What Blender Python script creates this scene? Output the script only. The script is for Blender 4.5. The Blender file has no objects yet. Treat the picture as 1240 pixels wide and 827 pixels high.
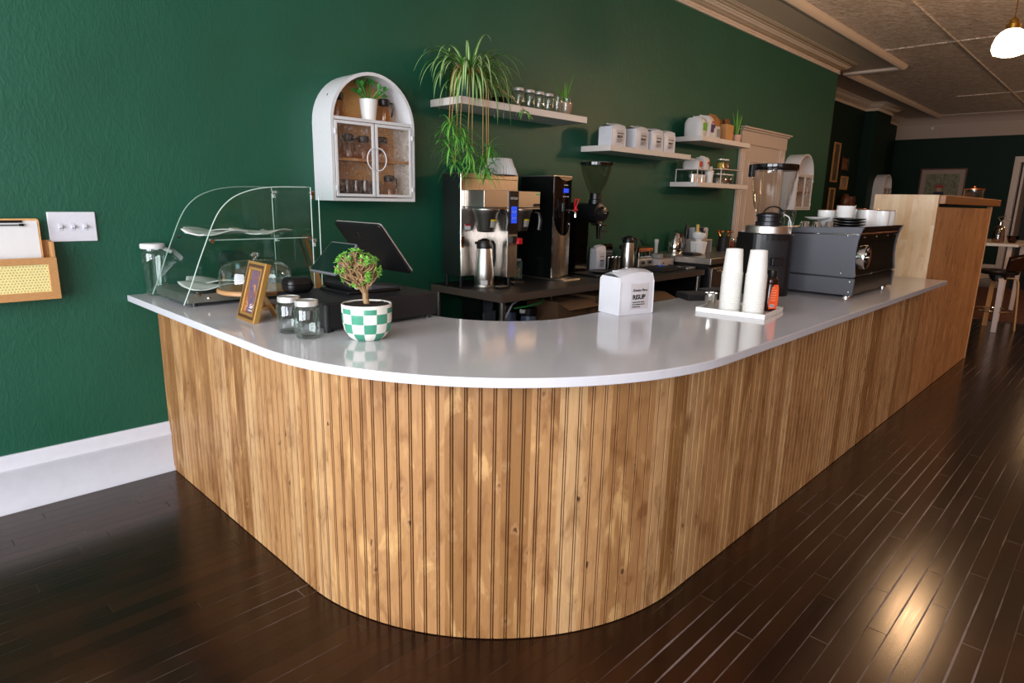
import bpy, math, random
from mathutils import Vector, Matrix
random.seed(7)
PI = math.pi
SC = bpy.context.scene
COL = SC.collection

# ------------------------------------------------------------------ colour / materials
def hx(s, a=1.0):
    s = s.lstrip('#')
    v = [int(s[i:i + 2], 16) / 255 for i in (0, 2, 4)]
    return tuple(x / 12.92 if x <= .04045 else ((x + .055) / 1.055) ** 2.4 for x in v) + (a,)

class NT:
    """small helper round a material's node tree"""
    def __init__(s, name):
        s.m = bpy.data.materials.new(name); s.m.use_nodes = True
        s.t = s.m.node_tree
        s.b = s.t.nodes['Principled BSDF']; s.o = s.t.nodes['Material Output']
        s._oc = None
    def put(s, sock, v):
        if isinstance(v, bpy.types.NodeSocket): s.t.links.new(v, sock)
        elif v is not None:
            if hasattr(sock.default_value, '__len__') and not hasattr(v, '__len__'):
                sock.default_value = (v,) * len(sock.default_value)
            else: sock.default_value = v
    def node(s, typ, **kw):
        n = s.t.nodes.new(typ)
        for k, v in kw.items(): setattr(n, k, v)
        return n
    def coords(s, kind='Object'):
        if s._oc is None: s._oc = s.node('ShaderNodeTexCoord')
        return s._oc.outputs[kind]
    def sep(s, v):
        n = s.node('ShaderNodeSeparateXYZ'); s.put(n.inputs[0], v); return n.outputs
    def comb(s, x=0., y=0., z=0.):
        n = s.node('ShaderNodeCombineXYZ')
        for i, v in enumerate((x, y, z)): s.put(n.inputs[i], v)
        return n.outputs[0]
    def scale(s, v, sc):
        n = s.node('ShaderNodeMapping'); s.put(n.inputs[0], v); n.inputs['Scale'].default_value = sc
        return n.outputs[0]
    def math(s, op, a, b=None, c=None):
        n = s.node('ShaderNodeMath', operation=op)
        for i, v in enumerate((a, b, c)):
            if v is not None: s.put(n.inputs[i], v)
        return n.outputs[0]
    def noise(s, v, scale=5., detail=3., rough=.5, dist=0.):
        n = s.node('ShaderNodeTexNoise'); s.put(n.inputs['Vector'], v)
        n.inputs['Scale'].default_value = scale; n.inputs['Detail'].default_value = detail
        n.inputs['Roughness'].default_value = rough; n.inputs['Distortion'].default_value = dist
        return n.outputs[0]
    def white(s, v):
        n = s.node('ShaderNodeTexWhiteNoise', noise_dimensions='3D'); s.put(n.inputs['Vector'], v); return n.outputs[0]
    def voro(s, v, scale=5., feature='F1', out=0, rnd=1.):
        n = s.node('ShaderNodeTexVoronoi', feature=feature); s.put(n.inputs['Vector'], v)
        n.inputs['Scale'].default_value = scale; n.inputs['Randomness'].default_value = rnd
        return n.outputs[out]
    def ramp(s, f, stops):
        n = s.node('ShaderNodeValToRGB'); s.put(n.inputs[0], f); e = n.color_ramp.elements
        while len(e) < len(stops): e.new(.5)
        for el, (p, c) in zip(e, stops):
            el.position = p; el.color = hx(c) if isinstance(c, str) else ((c,) * 3 + (1,) if not hasattr(c, '__len__') else c)
        return n.outputs[0]
    def mix(s, f, a, b, blend='MIX'):
        n = s.node('ShaderNodeMix', data_type='RGBA', blend_type=blend)
        s.put(n.inputs[0], f)
        s.put(n.inputs[6], hx(a) if isinstance(a, str) else a); s.put(n.inputs[7], hx(b) if isinstance(b, str) else b)
        return n.outputs[2]
    def bump(s, h, strength=.3, dist=.01):
        n = s.node('ShaderNodeBump'); s.put(n.inputs['Height'], h)
        n.inputs['Strength'].default_value = strength; n.inputs['Distance'].default_value = dist
        s.t.links.new(n.outputs[0], s.b.inputs['Normal']); return n.outputs[0]
    def set(s, **kw):
        for k, v in kw.items():
            key = {'col': 'Base Color', 'rough': 'Roughness', 'metal': 'Metallic', 'spec': 'Specular IOR Level', 'emit': 'Emission Color',
                   'estr': 'Emission Strength', 'coat': 'Coat Weight', 'sss': 'Subsurface Weight', 'trans': 'Transmission Weight',
                   'coatr': 'Coat Roughness'}[k]
            s.put(s.b.inputs[key], hx(v) if isinstance(v, str) else v)
        return s

def flat(name, col, rough=.5, metal=0., spec=.5, bump=0., bs=60., vary=.06, coat=0.):
    """plain painted / moulded surface: slight colour mottling from noise"""
    n = NT(name); v = n.noise(n.coords(), bs, 3)
    c = hx(col)
    d = tuple(x * (1 - vary) for x in c[:3]) + (1,); l = tuple(min(1, x * (1 + vary)) for x in c[:3]) + (1,)
    n.set(col=n.mix(v, d, l), rough=rough, metal=metal, spec=spec, coat=coat)
    if bump: n.bump(v, bump, .004)
    return n.m

def clear(name, tint='#ffffff', refl=.06, edge=.5, rough=.02, power=3.0):
    """thin clear glass or acrylic: see-through with a fresnel reflection"""
    n = NT(name); t = n.t
    tr = n.node('ShaderNodeBsdfTransparent'); tr.inputs[0].default_value = hx(tint)
    gl = n.node('ShaderNodeBsdfGlossy'); gl.inputs['Roughness'].default_value = rough
    lw = n.node('ShaderNodeLayerWeight'); lw.inputs[0].default_value = .5
    f = n.math('ADD', n.math('MULTIPLY', n.math('POWER', lw.outputs['Facing'], power), edge), refl)
    mx = n.node('ShaderNodeMixShader'); n.put(mx.inputs[0], f)
    t.links.new(tr.outputs[0], mx.inputs[1]); t.links.new(gl.outputs[0], mx.inputs[2])
    t.links.new(mx.outputs[0], n.o.inputs[0])
    return n.m

def brushed(name, col='#b9b5ae', rough=.28, axis=(2, 200, 2)):
    n = NT(name); v = n.noise(n.scale(n.coords(), axis), 8, 4)
    n.set(col=col, metal=1., rough=n.math('ADD', n.math('MULTIPLY', v, .18), rough - .08))
    return n.m

# ------------------------------------------------------------------ mesh builder
class M:
    def __init__(s): s.v = []; s.f = []; s.uv = {}; s.fm = {}; s.mi = 0
    def add(s, vs, fs):
        k = len(s.v); s.v += [tuple(p) for p in vs]
        for f in fs:
            s.fm[len(s.f)] = s.mi; s.f.append(tuple(i + k for i in f))
        return k
    def slot(s, i): s.mi = i; return s
    def box(s, x0, x1, y0, y1, z0, z1, rz=0., rx=0., ry=0., piv=None):
        vs = [Vector((x, y, z)) for z in (z0, z1) for y in (y0, y1) for x in (x0, x1)]
        if rz or rx or ry:
            c = Vector(piv) if piv else Vector(((x0 + x1) / 2, (y0 + y1) / 2, (z0 + z1) / 2))
            R = Matrix.Rotation(rz, 3, 'Z') @ Matrix.Rotation(ry, 3, 'Y') @ Matrix.Rotation(rx, 3, 'X')
            vs = [R @ (p - c) + c for p in vs]
        s.add(vs, [(0, 2, 3, 1), (4, 5, 7, 6), (0, 1, 5, 4), (2, 6, 7, 3), (0, 4, 6, 2), (1, 3, 7, 5)]); return s
    def lathe(s, prof, cx=0., cy=0., cz=0., seg=24, axis='Z', cap=True, fl=None):
        n = len(prof); vs = []
        for i in range(seg):
            a = 2 * PI * i / seg; ca, sa = math.cos(a), math.sin(a)
            for r, h in prof:
                if fl: r = r * (1 + fl(a, h))
                p = (r * ca, r * sa, h)
                if axis == 'Y': p = (r * ca, h, r * sa)
                if axis == 'X': p = (h, r * ca, r * sa)
                vs.append((p[0] + cx, p[1] + cy, p[2] + cz))
        fs = []
        for i in range(seg):
            j = (i + 1) % seg
            for k in range(n - 1): fs.append((i * n + k, j * n + k, j * n + k + 1, i * n + k + 1))
        if cap:
            if prof[0][0] > 1e-6: fs.append(tuple(i * n for i in range(seg))[::-1])
            if prof[-1][0] > 1e-6: fs.append(tuple(i * n + n - 1 for i in range(seg)))
        s.add(vs, fs); return s
    def cyl(s, c, r, h, seg=20, axis='Z', r2=None):
        return s.lathe([(r, 0), (r if r2 is None else r2, h)], *c, seg=seg, axis=axis)
    def ball(s, c, rx, ry=None, rz=None, seg=14, rings=8, fn=None):
        ry = rx if ry is None else ry; rz = rx if rz is None else rz
        vs = []; fs = []
        for i in range(rings + 1):
            t = PI * i / rings
            for j in range(seg):
                a = 2 * PI * j / seg
                d = Vector((math.sin(t) * math.cos(a), math.sin(t) * math.sin(a), math.cos(t)))
                k = fn(d) if fn else 1.
                vs.append((c[0] + rx * d.x * k, c[1] + ry * d.y * k, c[2] + rz * d.z * k))
        for i in range(rings):
            for j in range(seg):
                a, b = i * seg + j, i * seg + (j + 1) % seg
                fs.append((a, a + seg, b + seg, b))
        s.add(vs, fs); return s
    def tube(s, pts, r, seg=8, closed=False):
        pts = [Vector(p) for p in pts]; n = len(pts)
        rr = r if hasattr(r, '__len__') else [r] * n
        up = None; rings = []
        for i, p in enumerate(pts):
            a = pts[(i - 1) % n] if (closed or i) else p
            b = pts[(i + 1) % n] if (closed or i < n - 1) else p
            d = (b - a).normalized()
            if up is None:
                up = Vector((0, 0, 1)) if abs(d.z) < .9 else Vector((1, 0, 0))
            u = (up - d * up.dot(d)); u = u.normalized() if u.length > 1e-6 else d.orthogonal().normalized()
            up = u; w = d.cross(u)
            rings.append([p + (u * math.cos(2 * PI * k / seg) + w * math.sin(2 * PI * k / seg)) * rr[i] for k in range(seg)])
        vs = [q for R in rings for q in R]; fs = []
        for i in range(n if closed else n - 1):
            j = (i + 1) % n
            for k in range(seg):
                l = (k + 1) % seg; fs.append((i * seg + k, i * seg + l, j * seg + l, j * seg + k))
        if not closed: fs += [tuple(range(seg))[::-1], tuple((n - 1) * seg + k for k in range(seg))]
        s.add(vs, fs); return s
    def prism(s, poly, vec):
        n = len(poly); vec = Vector(vec)
        vs = [Vector(p) for p in poly] + [Vector(p) + vec for p in poly]
        s.add(vs, [tuple(range(n))[::-1], tuple(range(n, 2 * n))] + [(i, (i + 1) % n, n + (i + 1) % n, n + i) for i in range(n)]); return s
    def ring(s, outer, inner, vec):
        """flat ring between two equal-length 3-D loops, extruded by vec"""
        n = len(outer); vec = Vector(vec)
        vs = [Vector(p) for p in outer] + [Vector(p) for p in inner]; vs += [p + vec for p in vs]
        fs = []
        for i in range(n):
            j = (i + 1) % n
            fs += [(i, j, n + j, n + i), (2 * n + i, 3 * n + i, 3 * n + j, 2 * n + j), (i, 2 * n + i, 2 * n + j, j), (n + i, n + j, 3 * n + j, 3 * n + i)]
        s.add(vs, fs); return s
    def grid(s, fn, nu, nv):
        vs = [fn(i / nu, j / nv) for j in range(nv + 1) for i in range(nu + 1)]
        s.add(vs, [(j * (nu + 1) + i, j * (nu + 1) + i + 1, (j + 1) * (nu + 1) + i + 1, (j + 1) * (nu + 1) + i) for j in range(nv) for i in range(nu)]); return s
    def ribbon(s, pts, w, side=None):
        """leaf blade: a strip along pts, width w(t), slightly V-shaped"""
        pts = [Vector(p) for p in pts]; n = len(pts); vs = []
        for i, p in enumerate(pts):
            d = (pts[min(i + 1, n - 1)] - pts[max(i - 1, 0)]).normalized()
            sd = Vector(side) if side else d.cross(Vector((0, 0, 1)))
            sd = sd.normalized() if sd.length > 1e-5 else Vector((1, 0, 0))
            up = sd.cross(d).normalized(); ww = w(i / (n - 1))
            vs += [p - sd * ww + up * ww * .35, p, p + sd * ww + up * ww * .35]
        k = s.add(vs, [f for i in range(n - 1) for f in ((i * 3, i * 3 + 1, i * 3 + 4, i * 3 + 3), (i * 3 + 1, i * 3 + 2, i * 3 + 5, i * 3 + 4))])
        for i in range(n):
            for q in range(3): s.uv[k + i * 3 + q] = (q / 2, i / (n - 1))
        return s
    def xf(s, mtx, start=0):
        for i in range(start, len(s.v)): s.v[i] = tuple(mtx @ Vector(s.v[i]))
        return s
    def build(s, name, mats, parent=None, loc=None, smooth=False, bevel=0., seg=2, subs=0, recalc=True, solid=0.):
        me = bpy.data.meshes.new(name)
        off = Vector(loc) if loc is not None else Vector((0, 0, 0))
        me.from_pydata([tuple(Vector(p) - off) for p in s.v], [], s.f)
        if not isinstance(mats, (list, tuple)): mats = [mats]
        for m in mats: me.materials.append(m)
        if len(mats) > 1:
            for i, p in enumerate(me.polygons): p.material_index = s.fm.get(i, 0)
        if s.uv:
            u = me.uv_layers.new(name='UVMap')
            for l in me.loops: u.data[l.index].uv = s.uv.get(l.vertex_index, (0, 0))
        if recalc:
            import bmesh
            b = bmesh.new(); b.from_mesh(me); bmesh.ops.recalc_face_normals(b, faces=b.faces); b.to_mesh(me); b.free()
        o = bpy.data.objects.new(name, me); COL.objects.link(o)
        if smooth:
            for p in me.polygons: p.use_smooth = True
            try: me.set_sharp_from_angle(angle=math.radians(smooth if smooth is not True else 40))
            except Exception: pass
        if bevel:
            md = o.modifiers.new('bev', 'BEVEL'); md.width = bevel; md.segments = seg; md.limit_method = 'ANGLE'; md.angle_limit = math.radians(50)
        if solid:
            md = o.modifiers.new('sol', 'SOLIDIFY'); md.thickness = solid; md.offset = 0
        if subs:
            md = o.modifiers.new('sub', 'SUBSURF'); md.levels = subs; md.render_levels = subs
        if parent is not None: o.parent = parent
        elif loc is not None: o.location = off
        return o

def tag(o, label, cat, group=None, kind=None):
    o['label'] = label; o['category'] = cat
    if group: o['group'] = group
    if kind: o['kind'] = kind
    return o
def thing(name, label, cat, loc=(0, 0, 0), rz=0., group=None):
    o = bpy.data.objects.new(name, None); COL.objects.link(o)
    o.empty_display_size = .05; o.location = loc; o.rotation_euler = (0, 0, rz)
    return tag(o, label, cat, group)
class Thing:
    """an Empty and its parts; W: builders give world coordinates, else local ones"""
    def __init__(s, name, label, cat, loc=(0, 0, 0), rz=0., group=None, world=True):
        s.e = thing(name, label, cat, loc, rz, group); s.loc = loc; s.world = world
    def part(s, name, mb, mats, parent=None, label=None, **kw):
        o = mb.build(name, mats, parent=parent or s.e, loc=s.loc if s.world else None, **kw)
        if label: o['label'] = label
        return o
def struct(name, mb, mats, **kw):
    o = mb.build(name, mats, **kw); o['kind'] = 'structure'; return o
def dup(root, loc, rz=None, label=None, group=None, scale=None, skip=()):
    r = root.copy(); COL.objects.link(r); r.location = loc
    if rz is not None: r.rotation_euler = (0, 0, rz)
    if scale: r.scale = scale
    if label: r['label'] = label
    if group: r['group'] = group
    for ch in list(root.children):
        if ch.name.split('.')[0] in skip: continue
        c = ch.copy(); COL.objects.link(c); c.parent = r
        for g in list(ch.children):
            d = g.copy(); COL.objects.link(d); d.parent = c
    return r
def text(name, body, size, mtx, mat, parent, shear=0., depth=.0006, align='LEFT', bold=0., sx=1.):
    cu = bpy.data.curves.new(name, 'FONT'); cu.body = body; cu.size = size; cu.shear = shear; cu.extrude = depth; cu.align_x = align
    cu.offset = bold; cu.resolution_u = 3
    tmp = bpy.data.objects.new('tmp', cu); COL.objects.link(tmp)
    dg = bpy.context.evaluated_depsgraph_get()
    me = bpy.data.meshes.new_from_object(tmp.evaluated_get(dg)); me.name = name
    bpy.data.objects.remove(tmp); bpy.data.curves.remove(cu)
    me.transform(mtx @ Matrix.Diagonal((sx, 1, 1, 1)))
    me.materials.clear(); me.materials.append(mat)
    o = bpy.data.objects.new(name, me); COL.objects.link(o); o.parent = parent
    return o
def bars(lens, h, gap, mtx, mat, parent):
    """print too small to read: short dashes in rows, as the photograph shows it"""
    m = M()
    for k, row in enumerate(lens):
        x = 0.
        for i, l in enumerate(row):
            m.box(x, x + l, -k * gap, -k * gap + h, 0, .0005); x += l + h * .7
    m.xf(mtx); return m.build('small_print', mat, parent=parent)
def frame(o, x, y):
    """matrix with local X, local Y axes and origin o (for lettering on a face)"""
    x = Vector(x).normalized(); y = Vector(y).normalized(); z = x.cross(y)
    return Matrix(((x.x, y.x, z.x, o[0]), (x.y, y.y, z.y, o[1]), (x.z, y.z, z.z, o[2]), (0, 0, 0, 1)))
def arc(cx, cy, r, a0, a1, n):
    return [(cx + r * math.cos(a0 + (a1 - a0) * i / n), cy + r * math.sin(a0 + (a1 - a0) * i / n)) for i in range(n + 1)]

# ------------------------------------------------------------------ camera
cam = bpy.data.cameras.new('camera'); camo = bpy.data.objects.new('camera', cam); COL.objects.link(camo)
R = Vector((.69924074, -.71457874, .0209671)); U = Vector((.14203156, .16760798, .97556886)); F = Vector((.70063502, .6791795, -.21869106))
camo.matrix_world = Matrix(((R.x, U.x, -F.x, -1.04452), (R.y, U.y, -F.y, -3.42240), (R.z, U.z, -F.z, 1.41542), (0, 0, 0, 1)))
cam.sensor_fit = 'HORIZONTAL'; cam.sensor_width = 36; cam.lens = 36 * 767.544 / 1240; cam.clip_start = .05; cam.clip_end = 100
SC.camera = camo
SC.view_settings.view_transform = 'Standard'; SC.view_settings.look = 'None'
SC.view_settings.exposure = -0.34
SC.cycles.use_denoising = True
SC.cycles.max_bounces = 8; SC.cycles.transparent_max_bounces = 24; SC.cycles.glossy_bounces = 4; SC.cycles.diffuse_bounces = 4
SC.cycles.caustics_reflective = False; SC.cycles.caustics_refractive = False; SC.cycles.sample_clamp_indirect = 6

# ------------------------------------------------------------------ materials
def m_wall():
    n = NT('green_wall_paint'); co = n.coords()
    big = n.noise(n.scale(co, (1, 1, .5)), 34, 4, .6, 1.2)
    fine = n.noise(n.scale(co, (1, 1, .16)), 95, 3, .6)
    lum = n.noise(co, 2.2, 3)
    h = n.math('ADD', n.math('MULTIPLY', n.math('POWER', big, 2.), 1.6), n.math('MULTIPLY', fine, .5))
    n.set(col=n.mix(lum, '#124936', '#195944'), rough=n.math('ADD', n.math('MULTIPLY', lum, .1), .42), spec=.46)
    n.bump(h, .26, .006); return n.m
def m_boards():
    """stained pine bead board; UV = metres along the front, height"""
    n = NT('stained_pine'); uv = n.node('ShaderNodeUVMap').outputs[0]; s = n.sep(uv); x, z = s[0], s[1]
    bi = n.math('FLOOR', n.math('DIVIDE', x, .0886))
    r1 = n.white(n.comb(bi, 3.1, 0)); r2 = n.white(n.comb(bi, 9.7, 2.))
    zo = n.math('ADD', z, n.math('MULTIPLY', r1, 7.))
    vec = lambda sx, sz: n.comb(n.math('MULTIPLY', x, sx), n.math('MULTIPLY', zo, sz), n.math('MULTIPLY', bi, 1.3))
    g = n.noise(vec(70., 2.6), 1.0, 4, .6, .8)
    fine = n.noise(vec(320., 9.), 1.0, 2, .6)
    blot = n.noise(vec(13., 4.2), 1.0, 4, .6, .5)
    wob = n.math('MULTIPLY', n.math('SUBTRACT', n.noise(vec(60., 30.), 1.0, 3), .5), .5)
    kv = n.comb(n.math('ADD', n.math('MULTIPLY', x, 15.), wob), n.math('ADD', n.math('MULTIPLY', zo, 10.), wob), n.math('MULTIPLY', bi, 1.3))
    k = n.voro(kv, 1.0); kc = n.voro(kv, 1.0, out=1); kr = n.white(kc)
    halo = n.math('MULTIPLY', n.ramp(k, [(.03, 1.), (.40, 0.)]), n.math('GREATER_THAN', kr, .42))
    knot = n.math('MULTIPLY', n.ramp(k, [(.06, 1.), (.13, 0.)]), n.math('GREATER_THAN', kr, .62))
    base = n.ramp(r2, [(0., '#936a3e'), (.3, '#ae8153'), (.65, '#bd9060'), (1., '#cfa777')])
    base = n.mix(n.ramp(n.math('MULTIPLY', x, .1), [(.71, 0.), (.73, .7)]), base, '#c98f5c')
    c = n.mix(n.math('MULTIPLY', g, .42), base, '#7d4e26')
    c = n.mix(n.ramp(fine, [(.45, 0.), (.75, .3)]), c, '#6e421f')
    c = n.mix(n.ramp(blot, [(.54, 0.), (.68, .68)]), c, '#714623')
    c = n.mix(n.ramp(blot, [(.32, .6), (.43, 0.)]), c, '#d6ab72')
    c = n.mix(n.math('MULTIPLY', halo, .6), c, '#70431f'); c = n.mix(n.math('MULTIPLY', n.math('MULTIPLY', n.ramp(k, [(.08, 0.), (.16, 1.), (.30, 0.)]), n.math('GREATER_THAN', kr, .5)), .22), c, '#deb481'); c = n.mix(n.math('MULTIPLY', knot, .85), c, '#3f2211')
    # darker brown in the grooves either side of each bead
    ph = n.math('FRACT', n.math('DIVIDE', x, .0443))
    gr = n.math('LESS_THAN', n.math('ABSOLUTE', n.math('SUBTRACT', ph, .5)), .10)
    gr2 = n.math('GREATER_THAN', n.math('ABSOLUTE', n.math('SUBTRACT', ph, .5)), .035)
    c = n.mix(n.math('MULTIPLY', n.math('MULTIPLY', gr, gr2), .72), c, '#4f2b12')
    n.set(col=c, rough=.5, spec=.35); n.bump(g, .12, .003); return n.m
def m_floor():
    n = NT('dark_oak_strip'); s = n.sep(n.coords()); x, y = s[0], s[1]
    row = n.math('FLOOR', n.math('DIVIDE', y, .062)); fy = n.math('FRACT', n.math('DIVIDE', y, .062))
    off = n.math('MULTIPLY', n.white(n.comb(row, 1.7, 0)), 3.)
    xx = n.math('DIVIDE', n.math('ADD', x, off), .95); pi_ = n.math('FLOOR', xx); fx = n.math('FRACT', xx)
    r = n.white(n.comb(row, pi_, 5.)); 
    g = n.noise(n.comb(n.math('MULTIPLY', x, 3.), n.math('MULTIPLY', y, 70.), n.math('MULTIPLY', r, 9.)), 1., 4, .6, .6)
    blot = n.noise(n.coords(), 1.6, 3, .6)
    c = n.ramp(r, [(0., '#170c08'), (.5, '#22120c'), (1., '#2e190f')])
    c = n.mix(n.math('MULTIPLY', g, .6), c, '#0e0706'); c = n.mix(n.ramp(blot, [(.45, 0.), (.8, .55)]), c, '#40200f')
    ey = n.math('MINIMUM', fy, n.math('SUBTRACT', 1., fy))
    wear = n.noise(n.comb(n.math('MULTIPLY', x, 1.1), n.math('MULTIPLY', y, 2.3), 0.), 1., 4, .65)
    lane = n.math('MULTIPLY', n.math('MULTIPLY', n.ramp(n.math('MULTIPLY', y, -.2), [(.48, 0.), (.52, 1.)]), n.ramp(n.math('MULTIPLY', y, -.2), [(.66, 1.), (.85, 0.)])), n.math('MULTIPLY', n.ramp(n.math('MULTIPLY', x, .2), [(.02, 0.), (.1, 1.)]), n.ramp(n.math('MULTIPLY', x, .2), [(.45, 1.), (.75, 0.)])))
    wear = n.math('ADD', wear, n.math('MULTIPLY', lane, .13))
    wv = n.math('ADD', n.math('MULTIPLY', n.ramp(wear, [(.5, 0.), (.78, 1.)]), .05), .0)
    dusty = n.math('LESS_THAN', ey, n.math('ADD', wv, n.math('MULTIPLY', n.noise(n.coords(), 30, 3), .03)))
    dusty = n.math('MAXIMUM', dusty, n.math('LESS_THAN', fx, .004))
    gap = n.math('MAXIMUM', n.math('LESS_THAN', ey, .022), n.math('LESS_THAN', fx, .0035))
    c = n.mix(n.math('MULTIPLY', dusty, n.ramp(wear, [(.48, .0), (.72, .7)])), c, '#8d7f7c')
    c = n.mix(n.math('MULTIPLY', gap, n.ramp(wear, [(.35, .75), (.6, .1)])), c, '#080404')
    n.b.inputs['Specular Tint'].default_value = (1., .78, .56, 1)
    rg = n.math('ADD', n.math('MULTIPLY', g, .14), .13)
    n.set(col=c, rough=n.math('ADD', rg, n.math('MULTIPLY', dusty, .3)), spec=.52)
    n.bump(n.math('ADD', n.math('MULTIPLY', g, .25), n.math('MULTIPLY', gap, -.3)), .1, .002); return n.m
def m_tin(col='#b9a593'):
    n = NT('pressed_tin'); co = n.coords(); s_ = n.sep(co)
    a = n.noise(n.scale(n.comb(n.math('ADD', s_[0], s_[1]), n.math('SUBTRACT', s_[0], s_[1]), 0.), (1., .38, 1)), 15, 5, .62, 1.6); b = n.noise(co, 60, 3)
    n.set(col=n.mix(n.ramp(a, [(.38, 0.), (.62, 1.)]), '#bfa690', '#f6eadd'), rough=.36, spec=.5); n.bump(n.math('ADD', a, n.math('MULTIPLY', b, .2)), 1., .06); return n.m  # light and shade of the crinkles also painted into the colour
def m_crown():
    n = NT('moulded_plaster'); co = n.coords(); s = n.sep(co)
    w = n.math('SINE', n.math('MULTIPLY', n.math('ADD', s[0], n.math('MULTIPLY', s[2], 2.4)), 78.))
    w2 = n.math('SINE', n.math('MULTIPLY', n.math('SUBTRACT', s[0], n.math('MULTIPLY', s[2], 2.4)), 78.))
    n.set(col=n.mix(n.noise(co, 8), '#d2c0ae', '#e2d2c2'), rough=.5); n.bump(n.math('MULTIPLY', w, w2), .45, .008); return n.m
def m_quartz():
    n = NT('white_quartz'); co = n.coords()
    sp = n.voro(co, 260); big = n.noise(co, 3, 3)
    c = n.mix(n.ramp(sp, [(.0, .35), (.25, 0.)]), n.mix(big, '#cbcad0', '#d5d4da'), '#a8a7ac')
    n.set(col=c, rough=.1, spec=.6); return n.m
def m_grain(name, a, b, d, sc=(30, 2, 2), rough=.45, amt=.7):
    n = NT(name); v = n.noise(n.scale(n.coords(), sc), 1., 5, .6, 1.2); w = n.noise(n.scale(n.coords(), tuple(q * 3 for q in sc)), 1.6, 3)
    c = n.mix(v, a, b); c = n.mix(n.math('MULTIPLY', w, amt), c, d)
    n.set(col=c, rough=rough, spec=.4); n.bump(w, .06, .002); return n.m
def m_block():
    """butcher-block maple: vertical staves of differing tone"""
    n = NT('butcher_block'); s = n.sep(n.coords()); y, z = s[1], s[2]
    row = n.math('FLOOR', n.math('DIVIDE', y, .043)); o = n.math('MULTIPLY', n.white(n.comb(row, 0, 1.)), 5.)
    k = n.math('FLOOR', n.math('DIVIDE', n.math('ADD', z, o), .33)); r = n.white(n.comb(row, k, 3.))
    g = n.noise(n.comb(n.math('MULTIPLY', y, 60.), n.math('MULTIPLY', z, 5.), r), 1., 4, .6, 1.)
    bl = n.noise(n.comb(n.math('MULTIPLY', y, 22.), n.math('MULTIPLY', z, 9.), r), 1., 3)
    c = n.ramp(r, [(0., '#e0c09a'), (.55, '#e8cfac'), (.9, '#dcb98e'), (1., '#c79c6e')]); c = n.mix(n.math('MULTIPLY', g, .35), c, '#b58a5a')
    c = n.mix(n.ramp(bl, [(.5, 0.), (.75, .45)]), c, '#b98a5c'); n.set(col=c, rough=.35, spec=.45); return n.m
def m_reeded():
    n = NT('ripple_glass'); t = n.t; co = n.coords()
    tr = n.node('ShaderNodeBsdfTransparent'); tr.inputs[0].default_value = (.98, .96, .93, 1)
    h = n.noise(co, 55, 3, .6, 1.)
    bp = n.node('ShaderNodeBump'); n.put(bp.inputs['Height'], h); bp.inputs['Strength'].default_value = 1.; bp.inputs['Distance'].default_value = .02
    gl = n.node('ShaderNodeBsdfGlossy'); gl.inputs['Roughness'].default_value = .12; t.links.new(bp.outputs[0], gl.inputs['Normal'])
    rf = n.node('ShaderNodeBsdfTranslucent'); n.put(rf.inputs[0], n.mix(n.ramp(h, [(.42, 0.), (.6, 1.)]), '#b98a58', '#fff0dd')); t.links.new(bp.outputs[0], rf.inputs['Normal'])
    m1 = n.node('ShaderNodeMixShader'); n.put(m1.inputs[0], n.ramp(h, [(.4, .01), (.62, .22)])); t.links.new(tr.outputs[0], m1.inputs[1]); t.links.new(rf.outputs[0], m1.inputs[2])
    m2 = n.node('ShaderNodeMixShader'); n.put(m2.inputs[0], n.ramp(h, [(.45, .02), (.75, .16)])); t.links.new(m1.outputs[0], m2.inputs[1]); t.links.new(gl.outputs[0], m2.inputs[2])
    t.links.new(m2.outputs[0], n.o.inputs[0]); return n.m
def m_leafstripe(name, g1, g2, pale):
    n = NT(name); u = n.sep(n.node('ShaderNodeUVMap').outputs[0])[0]
    d = n.math('ABSOLUTE', n.math('SUBTRACT', u, .5)); v = n.noise(n.coords(), 14, 2)
    c = n.mix(n.ramp(d, [(.08, 1.), (.2, 0.)]), n.mix(v, g1, g2), pale)
    n.set(col=c, rough=.4, spec=.4); n.b.inputs['Subsurface Weight'].default_value = .0; return n.m
def m_checker():
    n = NT('checker_glaze'); s = n.sep(n.coords())
    a = n.math('FLOOR', n.math('ADD', n.math('DIVIDE', n.math('ARCTAN2', s[1], s[0]), 2 * PI / 12), .35)); b = n.math('FLOOR', n.math('DIVIDE', n.math('ADD', s[2], .004), .0335))
    f = n.math('FLOORED_MODULO', n.math('ADD', a, b), 2.)
    top = n.math('GREATER_THAN', s[2], .1145)
    f = n.math('MULTIPLY', f, n.math('SUBTRACT', 1., top))
    n.set(col=n.mix(f, '#e6e3da', n.mix(n.noise(n.coords(), 20), '#3e8a70', '#4c997e')), rough=.22, spec=.5); return n.m
def m_picture(name, cols, sc=9.):
    n = NT(name); v = n.noise(n.coords(), sc, 5, .65, .8); n.set(col=n.ramp(v, cols), rough=.6); return n.m
def m_cane():
    n = NT('woven_cane'); s = n.sep(n.coords()); P_ = .0115
    row = n.math('FLOOR', n.math('DIVIDE', s[2], P_)); fx = n.math('FRACT', n.math('ADD', n.math('DIVIDE', s[0], P_), n.math('MULTIPLY', n.math('FLOORED_MODULO', row, 2.), .5)))
    fz = n.math('FRACT', n.math('DIVIDE', s[2], P_))
    d = n.math('SQRT', n.math('ADD', n.math('POWER', n.math('SUBTRACT', fx, .5), 2.), n.math('POWER', n.math('SUBTRACT', fz, .5), 2.)))
    n.set(col=n.mix(n.ramp(d, [(.17, 1.), (.24, 0.)]), n.mix(n.noise(n.coords(), 60), '#dccf86', '#eadf9f'), '#a07c50'), rough=.6); n.bump(d, .4, .003); return n.m
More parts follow.
